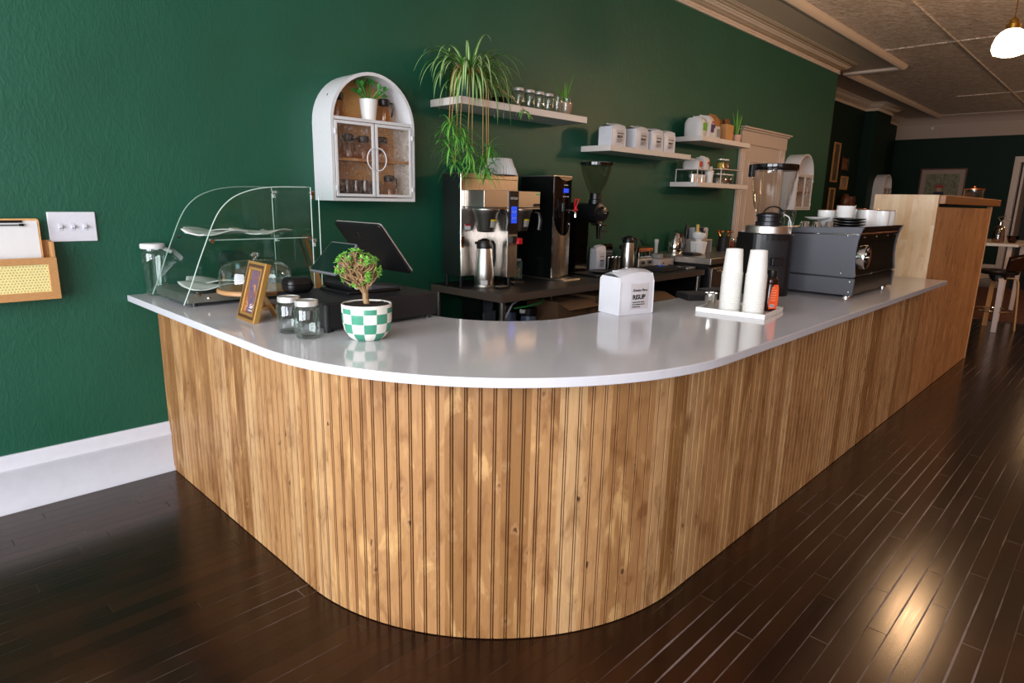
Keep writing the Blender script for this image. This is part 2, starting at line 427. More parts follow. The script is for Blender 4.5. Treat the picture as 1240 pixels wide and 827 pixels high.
def m_globe():
    n = NT('opal_glass_lit'); v = n.noise(n.coords(), 6)
    n.set(col='#fff4e0', emit=n.mix(v, '#ffe6bf', '#fff0d6'), estr=5.5, rough=.3); return n.m

WALL = m_wall(); BOARD = m_boards(); FLOOR = m_floor(); TIN = m_tin(); CROWN = m_crown(); QUARTZ = m_quartz(); BLOCK = m_block()
REEDED = m_reeded(); CHECK = m_checker(); CANE = m_cane(); GLOBE = m_globe()
TRIMW = flat('white_gloss_trim', '#d3d5de', .3, bump=.12, bs=25)
CASING = flat('warm_white_trim', '#c9b8ad', .4, bump=.08, bs=25)
SHELFW = flat('shelf_white', '#d9d0ca', .42)
CABW = flat('cabinet_white_metal', '#d9d9db', .35, spec=.4)
PLAST = flat('plaster_band', '#cbbaa8', .5)
OLDWALL = flat('upper_wall_white', '#a8968a', .6)
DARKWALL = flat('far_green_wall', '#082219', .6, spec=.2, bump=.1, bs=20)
GLASS = clear('clear_glass', '#f4faf7', .08, .75, .02, 2.0)
ACRYL = clear('acrylic_sheet', '#f0f8f5', .05, .45, .01, 3.)
EDGE = flat('acrylic_edge', '#c3d6ce', .12)
AMBER = clear('amber_glass', '#8a2a12', .06, .6, .03)
HOPPER = clear('smoked_hopper_glass', '#eeeeec', .07, .8, .02, 2.)
STEEL = brushed('brushed_steel', '#d6cec5', .33, (3, 3, 160))
STEELV = brushed('brushed_steel_upright', '#d6cfc8', .28, (150, 150, 2))
CHROME = NT('chrome').set(col='#d8d5d0', metal=1., rough=.08).m
LIDM = flat('jar_lid_metal', '#cfccc8', .4, metal=.55)
BLACK = flat('satin_black_plastic', '#0d0d0f', .38)
BLACKM = flat('matt_black_powdercoat', '#141417', .55, bump=.05, bs=300)
GREYB = flat('slate_grey_panel', '#47484f', .48, bump=.03, bs=300)
REARB = flat('dark_mirror_panel', '#120e0c', .22, spec=.6)
BLKGL = NT('black_gloss').set(col='#0a0808', rough=.08, spec=.6).m
TABLETOP = flat('black_mat_top', '#1a1919', .5)
PAPER = flat('white_paper', '#dcdbdb', .6, bump=.06, bs=20)
CUPW = flat('cup_paper', '#e4e2dc', .55)
WHITEC = flat('white_ceramic', '#e8e6e3', .2)
WHITEB = flat('white_foil_bag', '#d6d6dc', .4, bump=.6, bs=11)
GOLDW = flat('gilt_moulding', '#d9a55c', .3, metal=.75)
BRONZE = flat('dark_bronze_moulding', '#5a3a20', .3, metal=.4)
OAKL = m_grain('light_oak', '#c48f58', '#d8a871', '#8f5f33', (14, 14, 40), .45)
OAKB = m_grain('oak_back', '#e0a562', '#f2c486', '#b47c44', (4, 20, 20), .5)
ACACIA = m_grain('acacia_board', '#b98452', '#e0b888', '#7d4a26', (6, 26, 10), .25)
WALNUT = m_grain('stained_bar_top', '#9a6536', '#b17a48', '#6d4220', (3, 40, 40), .35)
DARKW = m_grain('dark_bent_ply', '#2b1710', '#3e2216', '#170b07', (5, 5, 30), .3)
TANW = m_grain('bent_beech', '#b98a55', '#cda06a', '#8a6036', (4, 4, 20), .4)
KRAFT = flat('kraft_paper', '#a4713f', .75, bump=.2, bs=40)
KRAFTD = flat('dark_kraft_paper', '#7a4d27', .75, bump=.2, bs=40)
CARD = flat('cardboard', '#7d5d41', .8, bump=.1, bs=60)
INK = flat('black_ink', '#15151a', .6)
LABEL = flat('pale_label', '#c7c2c4', .55)
RED = flat('red_plastic', '#c01820', .3)
BRASS = NT('brass').set(col='#b98a3a', metal=1., rough=.25).m
COPPER = NT('copper').set(col='#b56a3f', metal=1., rough=.25).m
LCD = NT('blue_display').set(col='#0b1c66', emit='#2c58ff', estr=1.0, rough=.2).m
SCREEN = NT('dark_screen').set(col='#10221c', rough=.12, spec=.6).m
ORANGE = flat('orange_label', '#ec5a2c', .4)
HONEY = flat('dark_syrup_bottle', '#2a0f0a', .12)
YELL = flat('yellow_label', '#d8c02a', .5)
GREENP = flat('green_print', '#5fae22', .5)
PURP = flat('purple_print', '#3a2a63', .5)
BLUET = flat('blue_tape', '#1c6be0', .5)
SOIL = flat('potting_soil', '#241812', .9, bump=.8, bs=120, vary=.5)
LEAFJ = flat('succulent_leaf', '#6fae3e', .4, vary=.35, bs=40)
BARK = flat('succulent_bark', '#9a7a55', .7, bump=.4, bs=80, vary=.3)
SPIDER = m_leafstripe('spider_leaf', '#3f7a26', '#5c9a34', '#dfe3b8')
SPIDERG = m_leafstripe('spider_plantlet_leaf', '#3f9a2a', '#5cb53c', '#9ccb74')
RUNNER = flat('runner_stem', '#b08b4a', .6)
SNAKE = m_leafstripe('upright_leaf', '#3c7a2c', '#558f35', '#86a64c')
PLEAF = flat('peperomia_leaf', '#3f8a38', .3, vary=.3, bs=30)
GPOT = flat('ribbed_green_pot', '#1c4a38', .5)
RUG = m_picture('rug_pattern', [(.3, '#2a120c'), (.45, '#4a2014'), (.55, '#6a3a22'), (.7, '#22120e')], 14.)
# ================================================================== THE SETTING
XF, XB, YR, ZC = -3.9, 16.0, -6.6, 3.40
ZCR = 3.235
m = M().box(XF, XB + 3, YR, 1.2, -.06, 0); struct('floor', m, FLOOR)
m = M().box(XF, 8.99, 0, .14, 0, ZC); struct('wall_left', m, WALL)
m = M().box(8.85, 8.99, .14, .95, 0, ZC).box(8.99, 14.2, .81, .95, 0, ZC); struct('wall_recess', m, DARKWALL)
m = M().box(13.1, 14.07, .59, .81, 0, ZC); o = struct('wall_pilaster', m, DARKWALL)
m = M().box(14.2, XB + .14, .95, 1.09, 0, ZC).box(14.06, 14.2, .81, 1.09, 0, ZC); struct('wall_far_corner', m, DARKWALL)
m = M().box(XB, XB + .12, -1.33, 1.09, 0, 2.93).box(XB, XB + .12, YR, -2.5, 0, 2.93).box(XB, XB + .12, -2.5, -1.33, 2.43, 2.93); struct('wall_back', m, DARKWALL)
m = M().box(XB - .03, XB + .12, YR, 1.09, 2.93, ZC); struct('wall_back_upper', m, OLDWALL)
# coving at the top of the upper back wall
m = M()
pr = [(XB - .03, 3.22), (XB - .06, 3.29), (XB - .12, 3.35), (XB - .2, 3.38), (XB - .2, ZC), (XB - .03, ZC)]
m.prism([(x, YR, z) for x, z in pr], (0, 1.09 - YR, 0)); struct('trim_1', m, OLDWALL, smooth=30)
m = M().box(XB + 3, XB + 3.1, YR, 1.2, 0, ZC); struct('wall_hall', m, flat('hall_dark', '#2a211c', .7))
m = M().box(XF, -3.5, YR - .12, YR, 0, ZC).box(-3.5, -.6, YR - .12, YR, 0, .45).box(-3.5, -.6, YR - .12, YR, 2.95, ZC).box(-.6, XB + 3, YR - .12, YR, 0, ZC); struct('wall_right', m, flat('opposite_wall', '#a06e48', .6))
m = M()
for x0, x1, z0, z1 in ((-3.5, -.6, .45, .51), (-3.5, -.6, 2.89, 2.95), (-3.5, -3.44, .51, 2.89), (-.66, -.6, .51, 2.89), (-3.44, -.66, 2.2, 2.25), (-2.08, -2.02, .51, 2.2)): m.box(x0, x1, YR - .09, YR - .03, z0, z1)
struct('window_3', m, TRIMW)  # unseen side window, added to throw a sheen on the green wall
# front of the shop: wall with two tall shop windows, daylight outside
m = M().box(XF - .12, XF, YR, .14, 0, .45).box(XF - .12, XF, YR, .14, 2.95, ZC).box(XF - .12, XF, -.55, .14, .45, 2.95).box(XF - .12, XF, -3.45, -3.15, .45, 2.95).box(XF - .12, XF, YR, YR + .5, .45, 2.95)
struct('wall_front', m, flat('front_wall', '#9a958c', .6))
for i, (a, b) in enumerate(((-6.1, -3.45), (-3.15, -.55))):
    m = M()
    for y0, y1, z0, z1 in ((a, b, .45, .51), (a, b, 2.89, 2.95), (a, a + .06, .51, 2.89), (b - .06, b, .51, 2.89), (a + .06, b - .06, 2.2, 2.25)):
        m.box(XF - .09, XF - .03, y0, y1, z0, z1)
    struct('window_%d' % (i + 1), m, TRIMW)
# ceiling: flat band, pressed-tin field with raised ribs
m = M().box(XF, XB + 3, YR, 1.2, ZC, ZC + .08); struct('ceiling', m, TIN)
m = M().box(XF, 8.99, -.62, .14, ZC - .03, ZC - .004).box(8.99, 9.7, -.62, .95, ZC - .03, ZC - .004).box(9.7, XB, .18, .95, ZC - .03, ZC - .004); struct('trim_2', m, PLAST)
def sweep(path, prof):
    """mitred moulding along a plan polyline; prof = (out from the wall, height)"""
    P_ = [Vector((x, y, 0)) for x, y in path]; mm = M(); n = len(prof); rows = []
    for i, p in enumerate(P_):
        ds = []
        if i: ds.append((p - P_[i - 1]).normalized())
        if i < len(P_) - 1: ds.append((P_[i + 1] - p).normalized())
        ns = [Vector((d.y, -d.x, 0)) for d in ds]
        nn = ns[0] if len(ns) == 1 else (ns[0] + ns[1]) / (1 + ns[0].dot(ns[1]))
        rows.append([p + nn * o_ + Vector((0, 0, z)) for o_, z in prof])
    fs = []
    for i in range(len(rows) - 1):
        for k in range(n): fs.append((i * n + k, i * n + (k + 1) % n, (i + 1) * n + (k + 1) % n, (i + 1) * n + k))
    fs += [tuple(range(n)), tuple((len(rows) - 1) * n + k for k in range(n))[::-1]]
    mm.add([q for r_ in rows for q in r_], fs); return mm
wallpath = [(XF, 0), (8.99, 0), (8.99, .81), (13.1, .81), (13.1, .59), (14.07, .59), (14.07, .95), (XB, .95)]
prof = [(0, ZCR), (.018, ZCR), (.022, ZCR + .02), (.012, ZCR + .03), (.02, ZCR + .045), (.06, ZCR + .06), (.105, ZCR + .085), (.14, ZCR + .115), (.152, ZCR + .118), (.17, ZCR + .13), (.19, ZCR + .132), (.19, ZCR + .15), (0, ZCR + .15)]
struct('trim_3', sweep(wallpath, prof), CROWN, smooth=35)
lip = [(.585, ZC - .055), (.6, ZC - .07), (.625, ZC - .075), (.65, ZC - .06), (.67, ZC - .03), (.67, ZC - .002), (.585, ZC - .002)]
struct('trim_4', sweep([(XF, 0), (8.99 + .1, 0), (8.99 + .1, .75), (XB, .75)], lip), PLAST, smooth=35)
m = M()
for y in (-1.45, -2.9, -4.4, -5.7):
    m.tube([(XF, y, ZC - .004), (XB - .2, y, ZC - .004)], .010, 6)
for x in (-1., 4.2, 8.6, 13.2):
    m.tube([(x, YR, ZC - .004), (x, -.64, ZC - .004)], .010, 6)
struct('trim_5', m, TIN, smooth=True)
# baseboard, left of the counter, with its cap moulding
HB = .263
prof = [(0, 0), (.034, 0), (.034, .012), (.026, .03), (.024, HB - .085), (.028, HB - .075), (.028, HB - .062), (.018, HB - .045), (.016, HB - .018), (.01, HB), (0, HB)]
struct('baseboard_left', sweep([(XF, 0), (-.02, 0)], prof), TRIMW, smooth=30)
struct('baseboard_back', sweep([(XB, .9), (XB, -1.32)], prof), CASING)
# cased door in the green wall behind the shelves
m = M().box(6.12, 6.27, -.035, -.002, 0, 2.09).box(7.22, 7.37, -.035, -.002, 0, 2.09)
for a in (6.12, 7.22):
    m.box(a + .045, a + .06, -.042, -.03, .1, 2.0).box(a + .09, a + .105, -.042, -.03, .1, 2.0)
m.box(6.11, 7.38, -.04, -.002, 2.09, 2.235).box(6.09, 7.40, -.06, -.002, 2.235, 2.255).box(6.07, 7.42, -.085, -.002, 2.255, 2.275)
dr = struct('door_1', m, CASING, bevel=.004)
m = M().box(6.27, 7.22, -.022, -.001, 0, 2.09)
for x0, x1 in ((6.36, 6.70), (6.79, 7.13)):
    for z0, z1 in ((.2, .85), (1.0, 1.92)):
        m.ring([(x0, -.022, z0), (x1, -.022, z0), (x1, -.022, z1), (x0, -.022, z1)], [(x0 + .02, -.022, z0 + .02), (x1 - .02, -.022, z0 + .02), (x1 - .02, -.022, z1 - .02), (x0 + .02, -.022, z1 - .02)], (0, -.012, 0))
d = m.build('door_panel', CASING, parent=dr, bevel=.003)
d = M().ball((7.15, -.06, 1.0), .028).cyl((7.15, -.06, 1.0), .012, .05, axis='Y').build('door_knob', BRASS, parent=dr, smooth=True)
# far doorway with white casing and an open leaf
m = M().box(XB - .03, XB + .14, -1.43, -1.32, 0, 2.43).box(XB - .03, XB + .14, -2.6, -2.49, 0, 2.43).box(XB - .04, XB + .14, -2.6, -1.32, 2.38, 2.5)
dr = struct('door_2', m, CASING, bevel=.004)
M().box(XB + .14, XB + .98, -1.5, -1.46, .01, 2.36).build('door_panel', CASING, parent=dr)

# ================================================================== THE COUNTER
PITCH = .0443
def cladding(path_s, z0, z1, name, parent, loc=None, s_from=0.):
    """bead board: groove - bead - groove every PITCH metres, along a path s -> (point, outward normal)"""
    L, fn = path_s; prof = [(0, 0), (.0162, 0), (.0172, -.006), (.0186, -.006), (.0198, -.0008), (.0222, .0008), (.0246, -.0008), (.0258, -.006), (.0272, -.006), (.0282, 0)]
    mm = M(); pts = []; k0 = int(s_from / PITCH)
    for k in range(k0, int((s_from + L) / PITCH) + 1):
        for a, d in prof:
            s_ = k * PITCH + a - s_from
            if 0 <= s_ <= L: pts.append((s_, d))
    if pts[-1][0] < L: pts.append((L, 0))
    if pts[0][0] > 0: pts.insert(0, (0., 0.))
    for s_, d in pts:
        (x, y), (nx, ny) = fn(s_)
        for z in (z0, z1):
            mm.uv[len(mm.v)] = (s_ + s_from, z); mm.v.append((x + nx * d, y + ny * d, z))
    for i in range(len(pts) - 1): mm.f.append((2 * i, 2 * i + 2, 2 * i + 3, 2 * i + 1))
    return mm
XL, YF, RB = -.05, -2.4, .955
CX, CY = XL + RB, YF + RB
L1 = -CY - .004; L2 = RB * PI / 2; L3 = 4.2 - CX
def cpath(s):
    if s <= L1: return (XL, -.004 - s), (-1, 0)
    if s <= L1 + L2:
        a = PI + (s - L1) / RB; return (CX + RB * math.cos(a), CY + RB * math.sin(a)), (math.cos(a), math.sin(a))
    return (CX + s - L1 - L2, YF), (0, -1)
tc = Thing('service_counter', 'long honey stained pine bead board counter base with a rounded corner', 'counter', (CX, CY, 0))
tc.part('front_cladding', cladding((L1 + L2 + L3, cpath), .004, .902, 'front_cladding', None), BOARD, recalc=False)
# carcass behind the boards and the barista side
m = M()
op = [(XL + .012, -.004)] + [(CX + (RB - .012) * math.cos(a), CY + (RB - .012) * math.sin(a)) for a in [PI + PI / 2 * i / 24 for i in range(25)]] + [(4.2, YF + .012)]
ip = [(4.2, -1.84)] + [(x, y) for x, y in arc(1.03, -1.27, .56, -PI / 2, -PI, 14)] + [(.47, -.004)]
m.prism([(x, y, .01) for x, y in op + ip], (0, 0, .888)); tc.part('carcass', m, flat('carcass_ply', '#5a4634', .7))
# worktop
op = [(-.175, -.003)] + arc(.905, -1.445, 1.08, PI, 1.5 * PI, 40) + [(4.2, -2.525)]
ip = [(4.2, -1.745)] + arc(1.06, -1.30, .445, -PI / 2, -PI, 20) + [(.615, -.003)]
m = M().prism([(x, y, .9) for x, y in op + ip], (0, 0, .03))
o = m.build('worktop', QUARTZ, loc=(.9, -1.9, .9), bevel=.003); tag(o, 'glossy white quartz worktop sweeping round the counter corner', 'worktop')

# raised bar at the far end
tb = Thing('raised_bar', 'taller wooden bar with pale butcher block end panel beyond the espresso machine', 'bar', (5.25, -2.2, 0))
tb.part('front_cladding', cladding((2.14, lambda s: ((4.201 + s, YF), (0, -1))), .004, 1.425, 'front_cladding', None, s_from=8.2), BOARD, recalc=False)
tb.part('end_panel', M().box(4.2, 4.235, YF + .004, -1.995, .0, 1.508), BLOCK, label='pale butcher block end panel', bevel=.002)
tb.part('carcass', M().box(4.236, 6.34, YF + .012, -2.0, .01, 1.425), flat('bar_carcass', '#59402a', .7))
tb.part('bar_top', M().box(4.236, 6.62, YF - .03, -2.0, 1.447, 1.507), WALNUT, label='brown stained plank top', bevel=.003)
tb.part('corner_trim', M().box(6.34, 6.365, YF - .008, YF + .03, .0, 1.44), OAKL, bevel=.002)
# ================================================================== ON THE WORKTOP
ZT = .93
# ---- wall fittings
t = Thing('light_switch', 'white triple light switch plate on the green wall above the wall pocket', 'light switch', (-.359, 0, 1.255))
t.part('switch_plate', M().box(-.45, -.268, -.009, -.0005, 1.19, 1.32), flat('switch_white', '#d9d9e2', .35), bevel=.003)
for i in range(3):
    x = -.405 + i * .046
    t.part('toggle', M().box(x - .006, x + .006, -.022, -.008, 1.249, 1.262, rx=-.35).box(x - .008, x + .008, -.0105, -.009, 1.238, 1.272), flat('switch_toggle', '#d0d0da', .35), bevel=.001)
t = Thing('wall_pocket', 'light wood wall pocket with a woven cane front holding a clipboard', 'wall pocket', (-.62, 0, .95))
x0, x1 = -.82, -.449
m = M().box(x0, x1, -.012, -.001, .95, 1.2).box(x0, x0 + .012, -.075, -.012, .95, 1.195).box(x1 - .012, x1, -.075, -.012, .95, 1.195).box(x0, x1, -.075, -.012, .95, .962)
t.part('pocket_box', m, OAKL, bevel=.0015)
m = M().ring([(x0, -.09, .95), (x1, -.09, .95), (x1, -.09, 1.13), (x0, -.09, 1.13)], [(x0 + .034, -.09, .984), (x1 - .034, -.09, .984), (x1 - .034, -.09, 1.102), (x0 + .034, -.09, 1.102)], (0, .015, 0))
t.part('front_frame', m, OAKL, bevel=.002)
t.part('cane_panel', M().box(x0 + .034, x1 - .034, -.083, -.08, .984, 1.102), CANE)
t = Thing('clipboard', 'brown clipboard with blank white sheet standing in the wall pocket', 'clipboard', (-.62, -.04, 1.0))
def rr(x0, x1, z0, z1, r, n=5):
    p = []
    for cx, cz, a in ((x1 - r, z1 - r, 0), (x0 + r, z1 - r, PI / 2), (x0 + r, z0 + r, PI), (x1 - r, z0 + r, 1.5 * PI)):
        p += arc(cx, cz, r, a, a + PI / 2, n)
    return p
m = M().prism([(x, -.034, z) for x, z in rr(-.76, -.486, .97, 1.293, .012)], (0, -.004, 0)); t.part('board', m, OAKB)
t.part('sheet', M().box(-.752, -.493, -.0392, -.0384, .985, 1.284), PAPER)
m = M().box(-.70, -.545, -.045, -.039, 1.276, 1.286).tube([(-.70, -.046, 1.266), (-.545, -.046, 1.266)], .0025, 6).box(-.556, -.541, -.05, -.04, 1.262, 1.272); t.part('clip', m, flat('clip_dark', '#2c2c30', .3, metal=.8))

def polyface(pts):
    m = M(); m.add(pts, [tuple(range(len(pts)))]); return m
# ---- glass pastry case
t = Thing('pastry_case', 'curved clear acrylic pastry display case by the green wall', 'pastry case', (.2, -.356, ZT))
Y0, Y1 = -.559, -.153
CRV = [(-.106, .945), (-.068, 1.03), (-.03, 1.125), (.009, 1.215), (.045, 1.295), (.082, 1.352), (.135, 1.398), (.202, 1.427), (.27, 1.442), (.35, 1.449), (.505, 1.452)]
def sm(pts, n=6):
    out = []
    for i in range(len(pts) - 1):
        p0 = Vector(pts[max(i - 1, 0)]); p1 = Vector(pts[i]); p2 = Vector(pts[i + 1]); p3 = Vector(pts[min(i + 2, len(pts) - 1)])
        for k in range(n):
            u = k / n; out.append(tuple(.5 * ((2 * p1) + (p2 - p0) * u + (2 * p0 - 5 * p1 + 4 * p2 - p3) * u * u + (3 * p1 - p0 - 3 * p2 + p3) * u ** 3)))
    out.append(tuple(pts[-1])); return out
C2 = sm(CRV, 4)
for y in (Y0, Y1):
    t.part('side_panel', polyface([(x, y, z) for x, z in C2] + [(.505, y, .945)]), ACRYL)
    t.part('edge_strip', M().tube([(x, y, z) for x, z in C2] + [(.505, y, .945)], .0024, 6), EDGE)
t.part('curved_front', (lambda mm: (mm.add([p for x, z in C2 for p in ((x - .003, Y0, z + .002), (x - .003, Y1, z + .002))], [(2 * i, 2 * i + 1, 2 * i + 3, 2 * i + 2) for i in range(len(C2) - 1)]), mm)[1])(M()), ACRYL, smooth=True)
t.part('deck', M().box(-.09, .5, Y0 + .004, Y1 - .004, .948, .985), brushed('deck_steel', '#b4b0ab', .42, (200, 2, 2)), bevel=.002, label='brushed steel base deck')
for x in (-.05, .46):
    for y in (Y0 + .04, Y1 - .04): t.part('foot', M().cyl((x, y, ZT), .012, .018), BLACK)
t.part('shelf', M().box(.02, .49, Y0 + .003, Y1 - .003, 1.213, 1.218), ACRYL)
t.part('shelf_edge', M().tube([(.02, Y0 + .003, 1.2155), (.49, Y0 + .003, 1.2155)], .0022, 5), EDGE)
for x, z in ((.03, 1.212), (.485, 1.215), (-.045, .985), (.485, .985)):
    for y, s_ in ((Y0, -1), (Y1, 1)):
        t.part('standoff', M().cyl((x, y - .008 if s_ < 0 else y - .012, z), .009, .02, axis='Y'), CHROME, smooth=True)
for x, w in ((.52, 0),):
    for a, b in ((Y0 + .004, -.358), (-.354, Y1 - .004)):
        d = t.part('rear_door', M().box(.512, .516, a, b, .99, 1.44), ACRYL)
        hy = a if a < -.4 else b
        for z in (1.43, 1.205): t.part('hinge', M().box(.500, .522, hy - .012, hy + .012, z - .012, z + .004).box(.506, .52, hy - .006, hy + .006, z - .035, z - .012), CHROME, parent=d, bevel=.002)
# open edge of the near door, slightly ajar
t.part('door_edge', M().tube([(.535, Y0 - .02, .985), (.535, Y0 - .02, 1.41)], .0025, 6), EDGE)
t.part('lock_screw', M().ball((.0, Y0 - .001, .965), .008, .004, .008), CHROME, smooth=True)
# white wavy plates inside
def plate(w, d, h=.02):
    def f(u, v):
        x, y = (u - .5) * 2, (v - .5) * 2
        z = .3 * h * (abs(x) ** 3 + abs(y) ** 3) + .011 * math.cos(2.6 * x + 1.3 * y + .4) * (.6 + .4 * abs(y)) + .014
        return (x * w / 2 * (1 - .06 * y * y), y * d / 2 * (1 - .06 * x * x), z)
    return M().grid(f, 16, 16)
p0 = plate(.235, .2).build('wavy_plate', WHITEC, smooth=True, solid=.004); p0.location = (.11, -.40, 1.2215); p0.rotation_euler = (0, 0, .15)
tag(p0, 'white wavy plate near the curved front on the upper shelf of pastry case', 'plate', 'wavy plates in the pastry case')
for loc, rz, lab in (((.14, -.27, 1.2215), -.25, 'white wavy plate close to the wall on the upper shelf of pastry case'), ((.33, -.39, 1.2215), .4, 'white wavy plate nearest the rear doors on the upper shelf of pastry case'),
                     ((.06, -.44, .9885), .1, 'white wavy plate near the curved front on the lower deck of pastry case'), ((.12, -.30, .989), -.3, 'white wavy plate further back on the lower deck of pastry case')):
    o = p0.copy(); COL.objects.link(o); o.location = loc; o.rotation_euler = (0, 0, rz); o['label'] = lab; o['group'] = 'wavy plates in the pastry case'
m = M().lathe([(.07, 0), (.075, .01), (.075, .09), (.062, .105), (.0, .11)], 0, 0, 0, 20)
m.xf(Matrix.Translation((.2, -.225, 1.065)) @ Matrix.Rotation(PI / 2, 4, 'Y'))
o = m.build('glass_canister', clear('pale_blue_glass', '#c8dce2', .1, .7, .1), loc=(.25, -.225, .99), smooth=True); tag(o, 'pale bluish glass canister lying on its side inside the pastry case', 'canister')
t = Thing('brass_tongs', 'long brass tongs with tan bristle end leaning behind the pastry case', 'tongs', (.60, -.35, ZT))
t.part('blade', M().prism([(.560, -.35, 1.215), (.585, -.35, 1.215), (.625, -.36, 1.05), (.605, -.36, 1.05)], (0, -.003, 0)), BRASS)
t.part('blade', M().prism([(.548, -.32, 1.208), (.565, -.32, 1.21), (.60, -.33, 1.05), (.588, -.33, 1.05)], (0, -.003, 0)), BRASS)
t.part('bristle', M().prism([(.598, -.33, 1.05), (.63, -.33, 1.05), (.665, -.34, .931), (.615, -.34, .931)], (0, -.025, 0)), TANW, label='tan bristle end')

# ---- jar by the wall
t = Thing('storage_jar', 'tall clear embossed glass jar with white lid standing against the green wall', 'jar', (-.067, -.085, ZT))
t.part('jar_glass', M().lathe([(.0, .002), (.04, .002), (.043, .008), (.045, .05), (.052, .16), (.054, .2), (.053, .205), (.044, .213), (.044, .222)], -.067, -.085, ZT, 28, cap=False), GLASS, smooth=True)
t.part('lid', M().lathe([(.05, .222), (.053, .225), (.053, .242), (.05, .246), (.0, .247)], -.067, -.085, ZT, 28), PAPER, smooth=30)
t.part('emblem', M().tube([(-.067 - .0275 + .02 * math.cos(a) * .75, -.085 - .0385 - .02 * math.cos(a) * .52 * -.0 + .0, ZT + .1 + .02 * math.sin(a)) for a in [2 * PI * i / 20 for i in range(20)]], .0018, 5, closed=True), GLASS, smooth=True)
t.part('lid_flap', M().box(-.022, .03, -.07, -.035, ZT + .205, ZT + .222, ry=.5, rz=-.4), PAPER, bevel=.003)

# ---- cake stand with glass dome
t = Thing('cake_stand', 'round wooden cake stand under a clear glass dome behind the gold picture frame', 'cake stand', (.135, -.735, ZT))
t.part('board', M().lathe([(.0, .072), (.15, .072), (.158, .077), (.158, .087), (.152, .092), (.0, .092)], .135, -.735, ZT, 40), ACACIA, smooth=30)
t.part('pedestal', M().lathe([(.075, 0), (.075, .012), (.04, .025), (.035, .06), (.06, .072)], .135, -.735, ZT, 28), ACACIA, smooth=40)
d = t.part('dome', M().lathe([(.146, .093), (.148, .13), (.146, .16), (.136, .185), (.11, .203), (.06, .213), (.0, .215)], .135, -.735, ZT, 40, cap=False), GLASS, smooth=True)
t.part('dome_knob', M().lathe([(.008, .214), (.01, .222), (.02, .228), (.022, .235), (.016, .242), (.0, .243)], .135, -.735, ZT, 20), clear('knob_glass', '#e9efec', .3, .7, .05), smooth=True, parent=d)

# ---- gold picture frame (leans back, faces the front of the shop)
t = Thing('picture_frame', 'gold framed small print on an easel leg by the mason jars', 'picture frame', (-.027, -.975, ZT), rz=math.radians(-2.5), world=False)
tl = math.radians(16)
A = Matrix.Rotation(tl, 4, 'Y')
w, h = .172, .236
def pf(y0, y1, z0, z1, x=0): return [(x, y0, z0), (x, y1, z0), (x, y1, z1), (x, y0, z1)]
m = M().ring(pf(-w / 2, w / 2, 0, h), pf(-w / 2 + .012, w / 2 - .012, .012, h - .012), (.022, 0, 0)).ring(pf(-w / 2 + .012, w / 2 - .012, .012, h - .012, .004), pf(-w / 2 + .024, w / 2 - .024, .024, h - .024, .004), (.014, 0, 0)).ring(pf(-w / 2 + .022, w / 2 - .022, .022, h - .022, .0), pf(-w / 2 + .034, w / 2 - .034, .034, h - .034, .0), (.016, 0, 0)).xf(A)
t.part('frame_moulding', m, GOLDW, bevel=.002)
m = M().ring(pf(-w / 2 + .011, w / 2 - .011, .011, h - .011, -.001), pf(-w / 2 + .022, w / 2 - .022, .022, h - .022, -.001), (.004, 0, 0)).xf(A); t.part('inner_moulding', m, BRONZE, bevel=.0015, label='dark bronze inner band')
m = M().box(.012, .016, -w / 2 + .03, w / 2 - .03, .03, h - .03).xf(A)
pr = t.part('print', m, m_picture('dark_print', [(.3, '#3a3350'), (.45, '#57506e'), (.55, '#7a4a34'), (.62, '#b98a68'), (.7, '#4a4260')], 22.))
text('lettering', 'Sol', .026, A @ frame((.0112, .012, .052), (0, -1, 0), (0, 0, 1)), PAPER, pr, shear=.3)
bars([(.02, .012)], .003, .006, A @ frame((.0112, .012, .042), (0, -1, 0), (0, 0, 1)), PAPER, pr)
t.part('easel_leg', M().prism([(.06, -.022, .13), (.06, .022, .13), (.125, .03, .0), (.125, -.03, .0)], (.004, 0, .002)), GOLDW)
t.part('strut', M().box(.035, .105, -.01, .01, .045, .049), GOLDW)

# ---- mason jars
def mason(name, label, group, loc, h=.132, r=.0435, lid=True):
    t = Thing(name, label, 'jar', loc, group=group, world=False)
    t.part('jar_glass', M().lathe([(.0, .003), (r * .82, .003), (r * .93, .01), (r, .025), (r, h * .74), (r * .95, h * .8), (r * .82, h * .84), (r * .82, h * .96)], 0, 0, 0, 28, cap=False, fl=lambda a, z: .012 * math.cos(16 * a) * (.3 * h < z < .7 * h)), GLASS, smooth=True)
    t.part('jar_base', M().lathe([(r * .8, .001), (r * .9, .006), (r * .8, .011), (.0, .007)], 0, 0, 0, 28), GLASS, smooth=True)
    if lid: t.part('lid_band', M().lathe([(r * .86, h * .855), (r * .9, h * .86), (r * .9, h * .98), (r * .87, h), (r * .75, h), (r * .73, h * .985), (.0, h * .985)], 0, 0, 0, 28, fl=None), LIDM, smooth=30)
    return t.e
G1 = 'mason jars on the worktop'
mj = mason('mason_jar', 'clear mason jar with silver lid standing closer to the gold picture frame', G1, (.005, -1.29, ZT))
dup(mj, (.012, -1.405, ZT), .4, label='clear mason jar with silver lid standing closer to the checkered plant pot')

